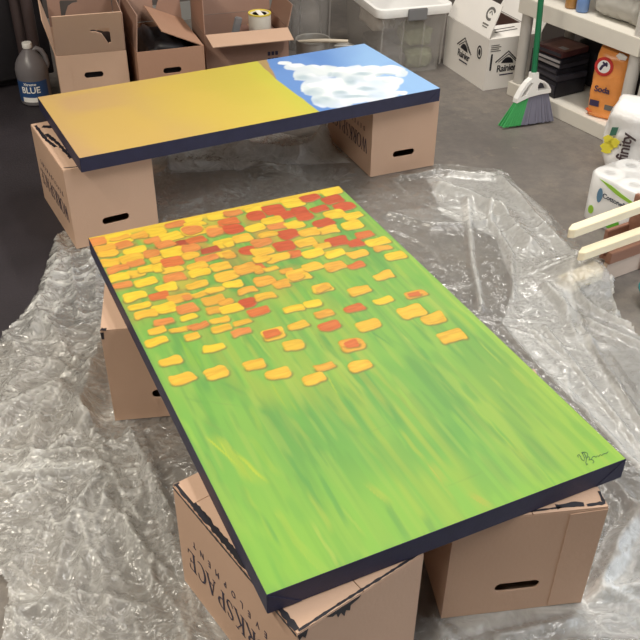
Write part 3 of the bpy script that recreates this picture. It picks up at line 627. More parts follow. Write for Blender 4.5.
    cell = keep[:-1, :-1] & keep[1:, :-1] & keep[:-1, 1:] & keep[1:, 1:]
    used = np.zeros_like(keep); used[:-1, :-1] |= cell; used[1:, :-1] |= cell; used[:-1, 1:] |= cell; used[1:, 1:] |= cell
    i[used] = np.arange(used.sum())
    f = np.stack([i[:-1, :-1], i[:-1, 1:], i[1:, 1:], i[1:, :-1]], -1)[cell]
    sl = .5 * np.stack([np.gradient(h, axis=1), np.gradient(h, axis=0)])
    crum = np.clip(.28 + .72 * smst(.15, -.25, X) + .25 * smst(.75, .35, n4(X * 3, Y * 3)) * (X > .1), 0, 1)
    v = np.stack([X + wx * clear * .3, Y + wy * clear * .3, z], -1)[used]
    me = bpy.data.meshes.new('plastic_drop_sheet')
    me.vertices.add(len(v)); me.vertices.foreach_set('co', v.ravel())
    me.loops.add(f.size); me.loops.foreach_set('vertex_index', f.ravel().astype(np.int32))
    me.polygons.add(len(f)); me.polygons.foreach_set('loop_start', np.arange(len(f)) * 4); me.update(calc_edges=True)
    at = me.attributes.new('milk', 'FLOAT', 'POINT'); at.data.foreach_set('value', np.clip(milk[used], 0.05, .9).astype(np.float32))
    at = me.attributes.new('crumple', 'FLOAT', 'POINT'); at.data.foreach_set('value', crum[used].astype(np.float32))
    me.shade_smooth()
    m = bpy.data.materials.new('clear_crumpled_plastic'); m.use_nodes = True; nt = m.node_tree
    for n in list(nt.nodes):
        if n.type == 'BSDF_PRINCIPLED': nt.nodes.remove(n)
    out = [n for n in nt.nodes if n.type == 'OUTPUT_MATERIAL'][0]
    N = nt.nodes.new; Lk = nt.links.new
    tc = N('ShaderNodeTexCoord'); an = N('ShaderNodeAttribute'); an.attribute_name = 'milk'
    wp = N('ShaderNodeTexNoise'); wp.inputs['Scale'].default_value = 7; wp.inputs['Detail'].default_value = 3; Lk(tc.outputs['Object'], wp.inputs[0])
    va = N('ShaderNodeVectorMath'); va.operation = 'MULTIPLY_ADD'; va.inputs[1].default_value = (.16, .16, .16)
    Lk(wp.outputs['Color'], va.inputs[0]); Lk(tc.outputs['Object'], va.inputs[2])
    def crinkle(sc):
        vo = N('ShaderNodeTexVoronoi'); vo.feature = 'DISTANCE_TO_EDGE'; vo.inputs['Scale'].default_value = sc; Lk(va.outputs[0], vo.inputs[0]); return vo
    def math_(op, a, b):
        q = N('ShaderNodeMath'); q.operation = op
        for k, x in enumerate((a, b)):
            if hasattr(x, 'links'): Lk(x, q.inputs[k])
            else: q.inputs[k].default_value = x
        return q.outputs[0]
    v1 = crinkle(15)
    ms = N('ShaderNodeMapping'); ms.inputs['Scale'].default_value = (1, 3.4, 1); ms.inputs['Rotation'].default_value = (0, 0, -.95); Lk(va.outputs[0], ms.inputs[0])
    lv = N('ShaderNodeTexVoronoi'); lv.feature = 'DISTANCE_TO_EDGE'; lv.inputs['Scale'].default_value = 6; Lk(ms.outputs[0], lv.inputs[0])
    lc = N('ShaderNodeMapRange'); lc.inputs[1].default_value = 0; lc.inputs[2].default_value = .06; lc.inputs[3].default_value = .11; lc.inputs[4].default_value = 0; Lk(lv.outputs['Distance'], lc.inputs[0])
    ns = N('ShaderNodeTexNoise'); ns.inputs['Scale'].default_value = 34; ns.inputs['Detail'].default_value = 6; ns.inputs['Roughness'].default_value = .6; Lk(va.outputs[0], ns.inputs[0])
    def cellvec(sc, stretch):                                           # one random tilt per facet
        mp = N('ShaderNodeMapping'); mp.inputs['Scale'].default_value = stretch; mp.inputs['Rotation'].default_value = (0, 0, sc); Lk(va.outputs[0], mp.inputs[0])
        vo = N('ShaderNodeTexVoronoi'); vo.inputs['Scale'].default_value = sc; Lk(mp.outputs[0], vo.inputs[0])
        sb = N('ShaderNodeVectorMath'); sb.operation = 'SUBTRACT'; sb.inputs[1].default_value = (.5, .5, .5); Lk(vo.outputs['Color'], sb.inputs[0]); return sb
    geo = N('ShaderNodeNewGeometry'); acc = geo.outputs['Normal']
    ca = N('ShaderNodeAttribute'); ca.attribute_name = 'crumple'
    for sc, stv, amt in ((22, (1, 3.2, 1), .30), (45, (2.6, 1, 1), .44), (85, (1, 2.4, 1), .48), (150, (1.6, 1, 1), .36)):
        c = cellvec(sc, stv); sc_ = N('ShaderNodeVectorMath'); sc_.operation = 'SCALE'; Lk(c.outputs[0], sc_.inputs[0]); Lk(ca.outputs['Fac'], sc_.inputs['Scale'])
        q = N('ShaderNodeVectorMath'); q.operation = 'MULTIPLY_ADD'; q.inputs[1].default_value = (amt * 1.15, amt * 1.15, 0); Lk(sc_.outputs[0], q.inputs[0]); Lk(acc, q.inputs[2]); acc = q.outputs[0]
    nn = N('ShaderNodeVectorMath'); nn.operation = 'NORMALIZE'; Lk(acc, nn.inputs[0])
    bp = N('ShaderNodeBump'); bp.inputs['Strength'].default_value = .5; bp.inputs['Distance'].default_value = .006; Lk(ns.outputs[0], bp.inputs['Height']); Lk(nn.outputs[0], bp.inputs['Normal'])
    tr = N('ShaderNodeBsdfTransparent'); tr.inputs[0].default_value = (.95, .95, .94, 1)
    df = N('ShaderNodeBsdfDiffuse'); df.inputs[0].default_value = (.86, .86, .83, 1); Lk(bp.outputs[0], df.inputs['Normal'])
    tl = N('ShaderNodeBsdfTranslucent'); tl.inputs[0].default_value = (.8, .8, .78, 1)
    md = N('ShaderNodeMixShader'); md.inputs[0].default_value = .25; Lk(df.outputs[0], md.inputs[1]); Lk(tl.outputs[0], md.inputs[2])
    cr = N('ShaderNodeMapRange'); cr.inputs[1].default_value = 0; cr.inputs[2].default_value = .06; cr.inputs[3].default_value = .05; cr.inputs[4].default_value = -.01; Lk(v1.outputs['Distance'], cr.inputs[0])
    fac = math_('ADD', an.outputs['Fac'], math_('ADD', math_('MULTIPLY', math_('ADD', cr.outputs[0], lc.outputs[0]), ca.outputs['Fac']), math_('MULTIPLY', math_('SUBTRACT', ns.outputs[0], .5), .35)))
    fc = N('ShaderNodeClamp'); Lk(fac, fc.inputs[0]); fc.inputs[1].default_value = .04; fc.inputs[2].default_value = .9
    m1 = N('ShaderNodeMixShader'); Lk(fc.outputs[0], m1.inputs[0]); Lk(tr.outputs[0], m1.inputs[1]); Lk(md.outputs[0], m1.inputs[2])
    gl = N('ShaderNodeBsdfGlossy'); gl.inputs['Roughness'].default_value = .20; gl.inputs[0].default_value = (1, 1, 1, 1); Lk(bp.outputs[0], gl.inputs['Normal'])
    fr = N('ShaderNodeFresnel'); fr.inputs[0].default_value = 1.5; Lk(bp.outputs[0], fr.inputs['Normal'])
    fm = math_('MINIMUM', math_('MULTIPLY', fr.outputs[0], 1.6), .6)
    m2 = N('ShaderNodeMixShader'); Lk(fm, m2.inputs[0]); Lk(m1.outputs[0], m2.inputs[1]); Lk(gl.outputs[0], m2.inputs[2])
    Lk(m2.outputs[0], out.inputs[0])
    me.materials.append(m)
    return link(bpy.data.objects.new('plastic_drop_sheet', me))
tag(build_sheet(), 'crumpled clear plastic drop sheet spread over the floor under the boxes', 'plastic sheet')
# wooden offcut the sheet is caught on
o = fl(581, 283); mb = MB(); mb.box((0, 0, .02), (.17, .06, .035)); 
t = mb.build('wood_offcut', M_pine, None, bevel=.003); t.location = (o[0] + .0, o[1], .004); t.rotation_euler = (0, 0, .57)
tag(t, 'short pale wood block lying under the lifted edge of the plastic sheet', 'wood block')

def bundle(name, label, loc, dims, m, seed, rz=0):                       # lumpy soft bag
    bm = bmesh.new(); bmesh.ops.create_icosphere(bm, subdivisions=4, radius=1); rs = np.random.RandomState(seed); ph = rs.rand(12) * 6
    for v in bm.verts:
        c = v.co; f = 1 + .07 * math.sin(5 * c.x + ph[0] + 3 * c.y) + .06 * math.sin(7 * c.y + ph[1] + 4 * c.z) + .04 * math.sin(13 * c.x + 11 * c.z + ph[2])
        e = lambda q: math.copysign(abs(q) ** .6, q)
        v.co = Vector((e(c.x) * dims[0] / 2 * f, e(c.y) * dims[1] / 2 * f, max(-.92, e(c.z) * f) * dims[2] / 2))
    me = bpy.data.meshes.new(name); bm.to_mesh(me); bm.free(); me.shade_smooth(); me.materials.append(m)
    o = link(bpy.data.objects.new(name, me)); o.location = (loc[0], loc[1], loc[2] + .46 * dims[2]); o.rotation_euler = (0, 0, rz)
    return tag(o, label, 'bundle')
# ------------------------------------------------------------------ open boxes along the back
def cutout7(x, z, s=1.):                                             # claw-shaped half hand hole in a flap
    pts = [(-.042, .02), (.03, .024), (.036, .018), (.038, -.052), (.026, -.058), (.014, -.03), (.002, -.004), (-.02, .008), (-.040, .010)]
    return [(x + a * s, z + b * s) for a, b in pts]
def open_box(name, label, fl_corner, yaw, w, l, h, flaps, slots=('front',), m=M_card, tabx=None):
    c = np.array(fl_corner) + rot2(yaw) @ np.array([w / 2, l / 2])
    t = thing(name, label, 'box', (c[0], c[1], .001), yaw, 'open boxes along the back wall')
    fr = side_frames(w, l); P = {}
    for k, half in (('front', w / 2), ('back', w / 2), ('left', l / 2 - .004), ('right', l / 2 - .004)):
        P[k] = panel('front_panel' if k in ('front', 'back') else 'side_panel', -half, half, 0, h, fr[k], m, t, (-.04, h - .105, .04, h - .080) if k in slots else None)
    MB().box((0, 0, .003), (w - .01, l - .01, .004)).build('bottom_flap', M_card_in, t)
    for k, length, ang, cut, mm in flaps:                               # ang 0 = straight up, positive = folded outwards
        half = (w if k in ('front', 'back') else l) / 2 - .004
        Mx = fr[k] @ Matrix.Translation((0, h, 0)) @ Matrix.Rotation(ang, 4, 'X') @ Matrix.Translation((0, .002, 0))
        hole = [cutout7(*cut)] if cut else []
        MB().plate([(-half, 0), (half, 0), (half - .006, length), (-half + .006, length)], hole, .004, Mx).build('flap', mm or m, t)
    if tabx is not None:
        MB().plate([(-w/2, .004), (tabx, .004), (tabx, h - .004), (-w/2, h - .004)], (), .0015, fr['front'] @ Matrix.Translation((0, 0, .0018))).build('glue_tab', m, P['front'])
    return t, fr, P
M_card_b = mat('mid_cardboard', S(176, 136, 112), .8, .05, 4, .06, 120)
bA, _, _ = open_box('open_cardboard_box', 'open kraft box beside the blue jug, front flap raised with a claw cut-out', (-1.121, 3.603), .31, .294, .41, .302,
         [('front', .20, .42, (.05, .10), M_card), ('back', .22, -.05, (.05, .09), M_card_d), ('left', .15, .20, None, M_card), ('right', .15, .02, None, M_card_d)], m=M_card, tabx=-.09)
bB, _, _ = open_box('open_cardboard_box', 'open brown box with one flap folded inwards over it', (-.792, 3.668), .36, .292, .41, .300,
         [('right', .19, -1.15, None, M_card_b), ('back', .24, .1, (-.05, .11), M_card_d), ('left', .15, -.12, None, M_card_d)], m=M_card_b)
b3, f3, p3 = open_box('open_cardboard_box', 'wide open brown box with front flap hanging outwards, holding a tape roll', (-.53, 3.905), .33, .39, .30, .300,
         [('front', .115, 1.75, None, M_card), ('back', .24, .1, None, M_card_d), ('left', .19, .0, None, M_card_d), ('right', .10, .25, None, M_card_d)], slots=(), m=M_card_d)
for i in range(2):
    for j in range(3):
        MB().box((.10 + j * .018, -.1513, .19 - i * .03), (.013, .001, .018)).build('printed_mark', M_ink, p3['front'])
# things in the wide box
def inbox(x, y, z): 
    q = b3.location; p = rot2(.33) @ np.array([x, y]); return (q[0] + p[0], q[1] + p[1], z)
t = thing('inner_carton', 'small brown carton packed inside the wide open box', 'box', inbox(.095, .02, .006), .33)
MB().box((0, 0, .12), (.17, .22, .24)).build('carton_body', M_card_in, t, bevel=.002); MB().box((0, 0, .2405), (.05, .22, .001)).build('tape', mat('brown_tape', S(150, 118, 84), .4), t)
t = thing('tape_roll', 'fat white tape roll with yellow rim standing in the wide open box', 'tape', inbox(.095, -.02, .2475), .33)
rp = [(.033, 0), (.052, 0), (.0525, .003), (.0525, .088), (.052, .09), (.033, .09)]
M_tapew = mat('white_tape', S(214, 208, 196), .5, .03)
mb = MB(); mb.lathe(rp + [rp[0]], 28, caps=False); autosmooth(mb.build('tape_body', M_tapew, t))
mb = MB(); mb.lathe([(.046, .089), (.0535, .089), (.0535, .095), (.046, .095), (.046, .089)], 28, caps=False); autosmooth(mb.build('yellow_rim', mat('yellow_rim', S(226, 206, 84), .5), t))
mb = MB(); mb.lathe([(.030, 0), (.0335, 0), (.0335, .09), (.030, .09), (.030, 0)], 28, caps=False); autosmooth(mb.build('cardboard_core', M_dark, t))
MB().box((0, 0, .0915), (.022, .085, .003)).build('paper_tab', M_white, t)
t = thing('putty_knife', 'grey putty knife leaning up inside the wide open box', 'putty knife', inbox(-.11, -.06, .01), .33)
Mx = Matrix.Rotation(.25, 4, 'Y') @ Matrix.Rotation(.1, 4, 'X')
MB().box((0, 0, .29), (.034, .016, .13), Mx).build('handle', M_greyclip, t, bevel=.004); MB().box((0, 0, .12), (.045, .002, .22), Mx).build('blade', M_steel, t)

for bx_, w_, l_, lb in ((bA, .285, .39, 'added dark filler standing in for shade inside the open kraft box with the claw cut-out flap'), (bB, .275, .385, 'added dark filler standing in for shade inside the open brown box with the inward flap')):
    bundle('dark_filler', lb, (bx_.location.x, bx_.location.y, .008), (w_ * .86, l_ * .86, .33), M_dark, 80, bx_.rotation_euler.z)  # added dark lumps, so slots and cut-outs look as black as deep shade
# ------------------------------------------------------------------ left corner: jug, cabinet, poles
t = thing('washer_fluid_jug', 'round grey plastic jug with white cap and blue BLUE label, on the mat', 'jug', (-1.318, 3.86, .0035), .35)
t.scale = (.92, .92, .95)
M_jug = mat('grey_jug_plastic', S(116, 112, 115), .35, .04, 10)
prof = [(.066, 0), (.074, .006), (.076, .02), (.076, .125), (.0775, .135), (.0775, .165), (.072, .19), (.058, .215), (.040, .238), (.024, .254), (.0205, .258), (.0205, .266)]
mb = MB(); mb.lathe(prof, 32); autosmooth(mb.build('jug_body', M_jug, t))
mb = MB(); mb.lathe([(.0225, .262), (.0235, .264), (.0235, .284), (.022, .287)], 20); autosmooth(mb.build('cap', M_white, t))
mb = MB(); mb.tube([(.018, 0, .248), (.040, 0, .256), (.060, 0, .244), (.074, 0, .215), (.079, 0, .180), (.074, 0, .160)], [.010, .011, .012, .012, .012, .010], 10); autosmooth(mb.build('handle', M_jug, t))
M_lblue = mat('label_blue', S(44, 78, 128), .4)
def arc_label(name, m, z0, z1, r, a0, a1, parent):
    mb = MB(); n = 18; vs = []
    for i in range(n + 1):
        a = a0 + (a1 - a0) * i / n
        for rr, z in ((r, z0), (r, z1)): vs.append((rr * math.cos(a), rr * math.sin(a), z))
    mb.add(vs, [(2*i, 2*i+2, 2*i+3, 2*i+1) for i in range(n)]); return autosmooth(mb.build(name, m, parent))
lab = arc_label('label', M_lblue, .022, .122, .0768, -PI * .95, -PI * .22, t)
arc_label('label_stripe', M_white, .022, .045, .0771, -PI * .80, -PI * .45, lab)
me = text('word_blue', 'BLUE', .042, M_white, lab, Matrix.Identity(4), 1.0, 1., .0008).data
for v in me.vertices:
    x, y, z = v.co; a = -PI * .60 + x / .0775; v.co = ((.0775 + z) * math.cos(a), (.0775 + z) * math.sin(a), .080 + y)
me = text('word_extreme', 'Xtreme', .018, M_white, lab, Matrix.Identity(4), 1.0, 1.1, .0003).data
for v in me.vertices:
    x, y, z = v.co; a = -PI * .60 + x / .0775; v.co = ((.0775 + z) * math.cos(a), (.0775 + z) * math.sin(a), .109 + y)
# dark cabinet behind the jug
p0 = fl(-60, 106); p1 = fl(40, 86); yawc = math.atan2(p1[1] - p0[1], p1[0] - p0[0])
t = thing('black_cabinet', 'low black cabinet standing behind the blue-labelled jug', 'cabinet', tuple((p0 + p1) / 2 + np.array([-.05 - math.sin(yawc) * .19,   .19 * math.cos(yawc), .0035])), yawc)
MB().box((0, 0, .24), (.74, .34, .42)).build('cabinet_body', M_dark, t, bevel=.004); MB().box((0, .01, .0175), (.70, .30, .025)).build('plinth', M_dark, t)
for s in (-1, 1):
    d = MB().box((s * .185, -.178, .24), (.36, .014, .40)).build('door', M_dark, t, bevel=.003)
    MB().box((s * .03, -.190, .30), (.012, .012, .07)).build('handle', M_darkbrown, d, bevel=.002)
cab = t
tt = thing('grey_tray', 'pale grey flat tray lying on the black cabinet', 'tray', tuple(cab.location + Vector((0, 0, .452))), yawc)
MB().box((0, 0, .004), (.66, .30, .006)).build('tray_floor', M_resin2, tt)
for sx, sy, wx_, wy_ in ((0, 1, .66, .008), (0, -1, .66, .008), (1, 0, .008, .30), (-1, 0, .008, .30)):
    MB().box((sx * .326, sy * .146, .02), (wx_, wy_, .03)).build('tray_rim', M_resin2, tt)
for k, (px, dx) in enumerate(((22, 0), (33, .0))):
    g = hy(px, 40, 4.04 - .03 * k)
    t = thing('brown_pole', ['dark brown round pole standing upright in front of the black cabinet', 'dark brown round pole standing beside the open kraft box'][k], 'pole', (g[0], g[1] , .0035), 0, 'dark poles beside the cabinet')
    mb = MB(); mb.lathe([(.026, .01), (.026, 1.1)], 20); autosmooth(mb.build('shaft', M_darkbrown, t))
    mb = MB(); mb.lathe([(.030, 0), (.030, .03), (.027, .034)], 20); autosmooth(mb.build('end_cap', M_dark, t))

# ------------------------------------------------------------------ clear storage bins
def clear_plastic(name, col, alpha):
    m = mat(name, col, .2, .0, alpha=alpha); m.node_tree.nodes['Principled BSDF'].inputs['Specular IOR Level'].default_value = .5; return m
M_bin = clear_plastic('clear_bin_plastic', S(216, 212, 208), .22)
M_stuffs = [mat('pale_bundle', S(226, 218, 210), .8, .15, 12, .4, 30), mat('sage_bundle', S(168, 174, 142), .8, .15, 12, .4, 30), mat('charcoal_bundle', S(120, 118, 118), .8, .2, 12, .4, 30)]
def storage_bin(label, corner, yaw, w, l, h, latch=True, mb_=M_bin):
    c = np.array(corner) + rot2(yaw) @ np.array([w / 2, l / 2])
    t = thing('storage_bin', label, 'storage bin', (c[0], c[1], .001), yaw, 'clear storage bins')
    mb = MB(); tp = .90; th = .004; n = 6
    def ring(ww, ll, z, r=.04): return [(x, y, z) for x, y in rrect(-ww/2, -ll/2, ww/2, ll/2, r, n)]
    rings = [ring(w*tp, l*tp, 0), ring(w, l, h), ring(w - 2*th, l - 2*th, h), ring(w*tp - 2*th, l*tp - 2*th, th)]
    m = len(rings[0]); vs = [p for r in rings for p in r]; fs = []
    for j in range(3):
        for i in range(m): k = (i + 1) % m; fs.append((j*m+i, j*m+k, (j+1)*m+k, (j+1)*m+i))
    fs.append(tuple(range(m - 1, -1, -1))); fs.append(tuple(3 * m + i for i in range(m)))
    mb.add(vs, fs); autosmooth(mb.build('bin_body', mb_, t))
    for x in (-.055, .055, w * .44, -w * .44):
        MB().add([(x-.004, -l*tp/2 - .001, .03), (x+.004, -l*tp/2-.001, .03), (x+.004, -l/2-.001, h-.02), (x-.004, -l/2-.001, h-.02), (x-.004, -l*tp/2+.003, .03), (x+.004, -l*tp/2+.003, .03), (x+.004, -l/2+.003, h-.02), (x-.004, -l/2+.003, h-.02)],
                 [(0, 1, 2, 3), (7, 6, 5, 4), (0, 4, 5, 1), (1, 5, 6, 2), (2, 6, 7, 3), (3, 7, 4, 0)]).build('rib', mb_, t)
    lid = MB()
    a = [ring(w + .03, l + .03, h - .022, .05), ring(w + .036, l + .036, h - .004, .052), ring(w + .03, l + .03, h + .016, .05), ring(w + .004, l + .004, h + .020, .045), ring(w - .03, l - .03, h + .006, .04)]
    vs = [p for r in a for p in r]; fs = []
    for j in range(4):
        for i in range(m): k = (i + 1) % m; fs.append((j*m+i, j*m+k, (j+1)*m+k, (j+1)*m+i))
    fs.append(tuple(4 * m + i for i in range(m))); fs.append(tuple(range(m - 1, -1, -1)))
    lid.add(vs, fs); L = autosmooth(lid.build('lid', M_white, t), .6)
    if latch:
        MB().box((0, -l/2 - .024, h - .012), (.10, .012, .056)).build('latch', M_greyclip, t, bevel=.004)
    return t, c
bcor = fl(380, 14, .315)
bt, bc = storage_bin('clear storage bin with white lid and grey latch, next to the white logo box', bcor[:2], .33, .37, .52, .315)
def rel(c, yaw, x, y): p = rot2(yaw) @ np.array([x, y]); return (c[0] + p[0], c[1] + p[1])
for k, (x, y, z, d, mi, lb) in enumerate([(.07, -.13, .006, (.15, .16, .10), 1, 'sage green cloth bundle low in the clear bin'), (-.08, -.13, .006, (.14, .17, .12), 2, 'charcoal cloth bundle low in the clear bin'), (.0, .10, .006, (.24, .19, .10), 2, 'dark cloth bundle at the back of the clear bin'),
                                   (.065, -.12, .115, (.15, .17, .10), 1, 'sage cloth lying on another in the clear bin'), (-.080, .04, .165, (.12, .26, .12), 0, 'pale cloth bundle filling the top of the clear bin')]):
    q = rel(bc, .33, x, y); bundle('cloth_bundle', lb, (q[0], q[1], z), d, M_stuffs[mi], 40 + k, .33)
b2c = fl(293, 44, .0)
b2t, b2cc = storage_bin('cloudy grey storage bin behind the pots and the wide open box', (-.185, 4.58), .36, .25, .32, .335, False, clear_plastic('cloudy_bin_plastic', S(176, 172, 168), .4))
q = rel(b2cc, .4, 0, 0); bundle('cloth_bundle', 'grey cloth bundle inside the cloudy bin', (q[0], q[1], .006), (.19, .24, .24), M_stuffs[0], 60, .36)

# pots in front of the cloudy bin
pc = fl(321, 62, 0)
t = thing('saucepan', 'dull steel saucepan with a long pale handle beside the wide open box', 'saucepan', (fl(313, 39, .13)[0], fl(313, 39, .13)[1], .001), .2)
pr = [(.075, 0), (.082, .006), (.085, .02), (.085, .125), (.089, .129), (.089, .132), (.083, .130), (.081, .125), (.081, .012), (.0, .010)]
mb = MB(); mb.lathe(pr, 32); autosmooth(mb.build('pan_body', M_steel, t))
mb = MB(); mb.tube([(-.083, -.01, .124), (-.02, -.062, .140), (.05, -.075, .142), (.16, -.095, .140)], [.006, .009, .010, .008], 10); autosmooth(mb.build('handle', mat('pale_handle', S(204, 192, 172), .5), t))
t = thing('steel_bucket', 'small steel bucket with raised wire bail beside the saucepan', 'bucket', (fl(338, 46, .078)[0] + .035, fl(338, 46, .078)[1], .001), 0)
t.scale = (.68, .68, .68)
pr = [(.06, 0), (.066, .004), (.080, .11), (.083, .113), (.080, .115), (.077, .110), (.063, .008), (0, .007)]
mb = MB(); mb.lathe(pr, 32); autosmooth(mb.build('bucket_body', M_steel, t))
mb = MB(); mb.tube([(-.082 * math.cos(PI * i / 12), -.078 * math.sin(PI * i / 12) * .9, .112 + .03 * math.sin(PI * i / 12)) for i in range(13)], .003, 8); autosmooth(mb.build('wire_bail', M_white, t))

# ------------------------------------------------------------------ white logo carton
c0 = fl(483, 91); cb = fl(443, 64)
lyaw = math.atan2(cb[1] - c0[1], cb[0] - c0[0])                        # direction of the long left side
ryaw = lyaw - PI / 2
LL = float(np.hypot(*(cb - c0)[:2])); WW = .29; HH = .246
ctr = np.array(c0[:2]) + rot2(ryaw) @ np.array([WW / 2, LL / 2])
t = thing('white_carton', 'white cardboard carton printed with a mountain logo, one flap raised, beside the shelf', 'box', (ctr[0], ctr[1], .001), ryaw)
fr = side_frames(WW, LL); P = {}
for k, half in (('front', WW / 2), ('back', WW / 2), ('left', LL / 2 - .004), ('right', LL / 2 - .004)):
    P[k] = panel('front_panel' if k in ('front', 'back') else 'side_panel', -half, half, 0, HH, fr[k], M_whitecard, t, (-.105, .10, -.092, .17) if False else None)
MB().box((0, 0, .003), (WW - .01, LL - .01, .004)).build('bottom_flap', M_card_in, t)
for k in ('left', 'right', 'back'):
    f = fr[k]; half = (LL if k != 'back' else WW) / 2 - .006
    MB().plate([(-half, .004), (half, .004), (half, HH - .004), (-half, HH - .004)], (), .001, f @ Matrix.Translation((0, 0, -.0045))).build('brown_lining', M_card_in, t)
flapM = fr['left'] @ Matrix.Translation((0, HH, 0)) @ Matrix.Rotation(-.38, 4, 'X') @ Matrix.Translation((0, .002, 0))
lf = MB().plate([(-LL/2 + .005, 0), (LL/2 - .005, 0), (LL/2 - .012, .155), (-LL/2 + .012, .155)], (), .004, flapM).build('flap', M_whitecard, t)
fM2 = fr['front'] @ Matrix.Translation((0, HH, 0)) @ Matrix.Rotation(-1.45, 4, 'X') @ Matrix.Translation((0, .002, 0))
ff = MB().plate([(-WW/2 + .012, 0), (WW/2 - .005, 0), (WW/2 - .01, .13), (-WW/2 + .02, .13)], (), .004, fM2).build('flap', M_whitecard, t)
fM3 = fr['right'] @ Matrix.Translation((0, HH, 0)) @ Matrix.Rotation(.5, 4, 'X') @ Matrix.Translation((0, .002, 0))
MB().plate([(-LL/2 + .005, 0), (LL/2 - .005, 0), (LL/2 - .01, .12), (-LL/2 + .01, .12)], (), .004, fM3).build('flap', M_whitecard, t)
def mountain(M, parent, s=1.):
    mb = MB(); stroke(mb, [(-.066*s, .012*s), (.0, .060*s), (.066*s, .0)], .006*s, .0005, M); stroke(mb, [(-.050*s, .012*s), (.004*s, .046*s), (.052*s, .004*s)], .004*s, .0005, M); mb.build('logo_roof', M_black, parent)
    mb = MB(); mb.plate([(-.034*s, .006*s), (.034*s, .0), (.028*s, .016*s), (.014*s, .028*s), (0, .032*s), (-.014*s, .028*s), (-.026*s, .018*s)], (), .0008, M @ Matrix.Translation((0, 0, .0008))); mb.build('logo_peak', M_black, parent)
    text('word_rainier', 'Rainier', .046*s, M_black, parent, M @ Matrix.Translation((0, -.022*s, 0)), .92, .92, .001)
    mb = MB(); stroke(mb, [(-.035*s, -.052*s), (.04*s, -.052*s)], .006*s, .0005, M); mb.build('logo_line', M_ink, parent)
mountain(fr['left'] @ Matrix.Translation((-.01, .128, .0006)), P['left'], 1.05)
mountain(fr['front'] @ Matrix.Translation((-.03, .120, .0006)), P['front'], 1.0)
mb = MB(); mb.plate([(.022 * math.cos(2*PI*i/20), .032 * math.sin(2*PI*i/20)) for i in range(20)], [[(.016 * math.cos(2*PI*i/20), .024 * math.sin(2*PI*i/20)) for i in range(20)]], .0008, fr['left'] @ Matrix.Translation((.13, .165, .001)))
mb.plate([(.010 * math.cos(2*PI*i/12), .016 * math.sin(2*PI*i/12)) for i in range(12)], (), .0008, fr['left'] @ Matrix.Translation((.13, .165, .001))); mb.build('oval_emblem', M_black, P['left'])
mb = MB(); mb.plate(rrect(-.125, .095, -.115, .175, .004), (), .0008, fr['front'] @ Matrix.Translation((0, 0, .001))); mb.build('handle_slot_print', M_black, P['front'])
M_pgrey = mat('grey_print', S(110, 108, 104), .6)
mb = MB(); fs_ = flapM @ Matrix.Translation((.13, .10, .0006))
stroke(mb, [(.03 * math.cos(a / 10), .026 * math.sin(a / 10)) for a in range(5, 56, 4)], .012, .0005, fs_); stroke(mb, [(-.012, 0), (.0, .014), (.014, -.002)], .006, .0005, fs_); stroke(mb, [(-.03, -.05), (.02, -.05)], .007, .0005, fs_); stroke(mb, [(-.025, -.062), (.015, -.062)], .005, .0005, fs_)
mb.build('recycling_print', M_pgrey, lf)
mb = MB()
for k in range(4): stroke(mb, [(-.13, .215 - k * .009), (-.085 + .01 * (k % 2), .215 - k * .009)], .004, .0005, fr['front'] @ Matrix.Translation((0, 0, .0006)))
mb.build('small_print', M_pgrey, P['front'])
mb = MB()
for k in range(2): stroke(mb, [(-.08, .06 + .025 * k), (.05, .07 + .025 * k)], .008, .0005, fM2 @ Matrix.Translation((0, 0, .0006)))
mb.build('flap_print', M_pgrey, ff)

# ------------------------------------------------------------------ resin shelving
P0 = np.array([.877, 4.027]); P1 = np.array([1.250, 3.429]); dS = (P1 - P0) / np.linalg.norm(P1 - P0); nS = np.array([-dS[1], dS[0]])
syaw = math.atan2(dS[1], dS[0])                                        # local x along the front, local y into the shelf
SL, SD = .70, .36
def shelf_unit(label, start, length):
    c = start + dS * length / 2 + nS * SD / 2
    t = thing('resin_shelf', label, 'shelf', (c[0], c[1], 0.0005), syaw, 'resin shelving units')
    for z0, z1, lo in ((0, .062, 0), (.385, .455, 1), (.85, .92, 2)):
        d = MB(); d.box((0, 0, z1 - .006), (length - .02, SD - .02, .012)); tray = d.build('shelf_board', M_resin, t)
        for sx, sy, a, b in ((0, 1, length, .012), (0, -1, length, .012), (1, 0, .012, SD - .026), (-1, 0, .012, SD - .026)):
            MB().box((sx * (length/2 - .006), sy * (SD/2 - .006), (z0 + z1) / 2 + .001), (a, b, z1 - z0 + .002)).build('shelf_edge', M_resin, tray, bevel=.002)
    for sx in (-1, 1):
        for sy in (-1, 1):
            for z0, z1 in ((.063, .384), (.457, .849)):
                mb = MB(); mb.lathe([(.026, z0), (.026, z1)], 20, cx=sx * (length/2 - .034), cy=sy * (SD/2 - .034)); autosmooth(mb.build('post', M_resin2, t))
    return t, c
sh1, sc1 = shelf_unit('grey resin shelf behind the green broom, holding dark cases and an orange bag', P0, SL)
sh2, sc2 = shelf_unit('grey resin shelf standing behind the white bag', P0 + dS * (SL + .012), .70)
def onshelf(x, y, z): p = rot2(syaw) @ np.array([x, y]); return (sc1[0] + p[0], sc1[1] + p[1], z)
ZS, ZU = .0645, .4575
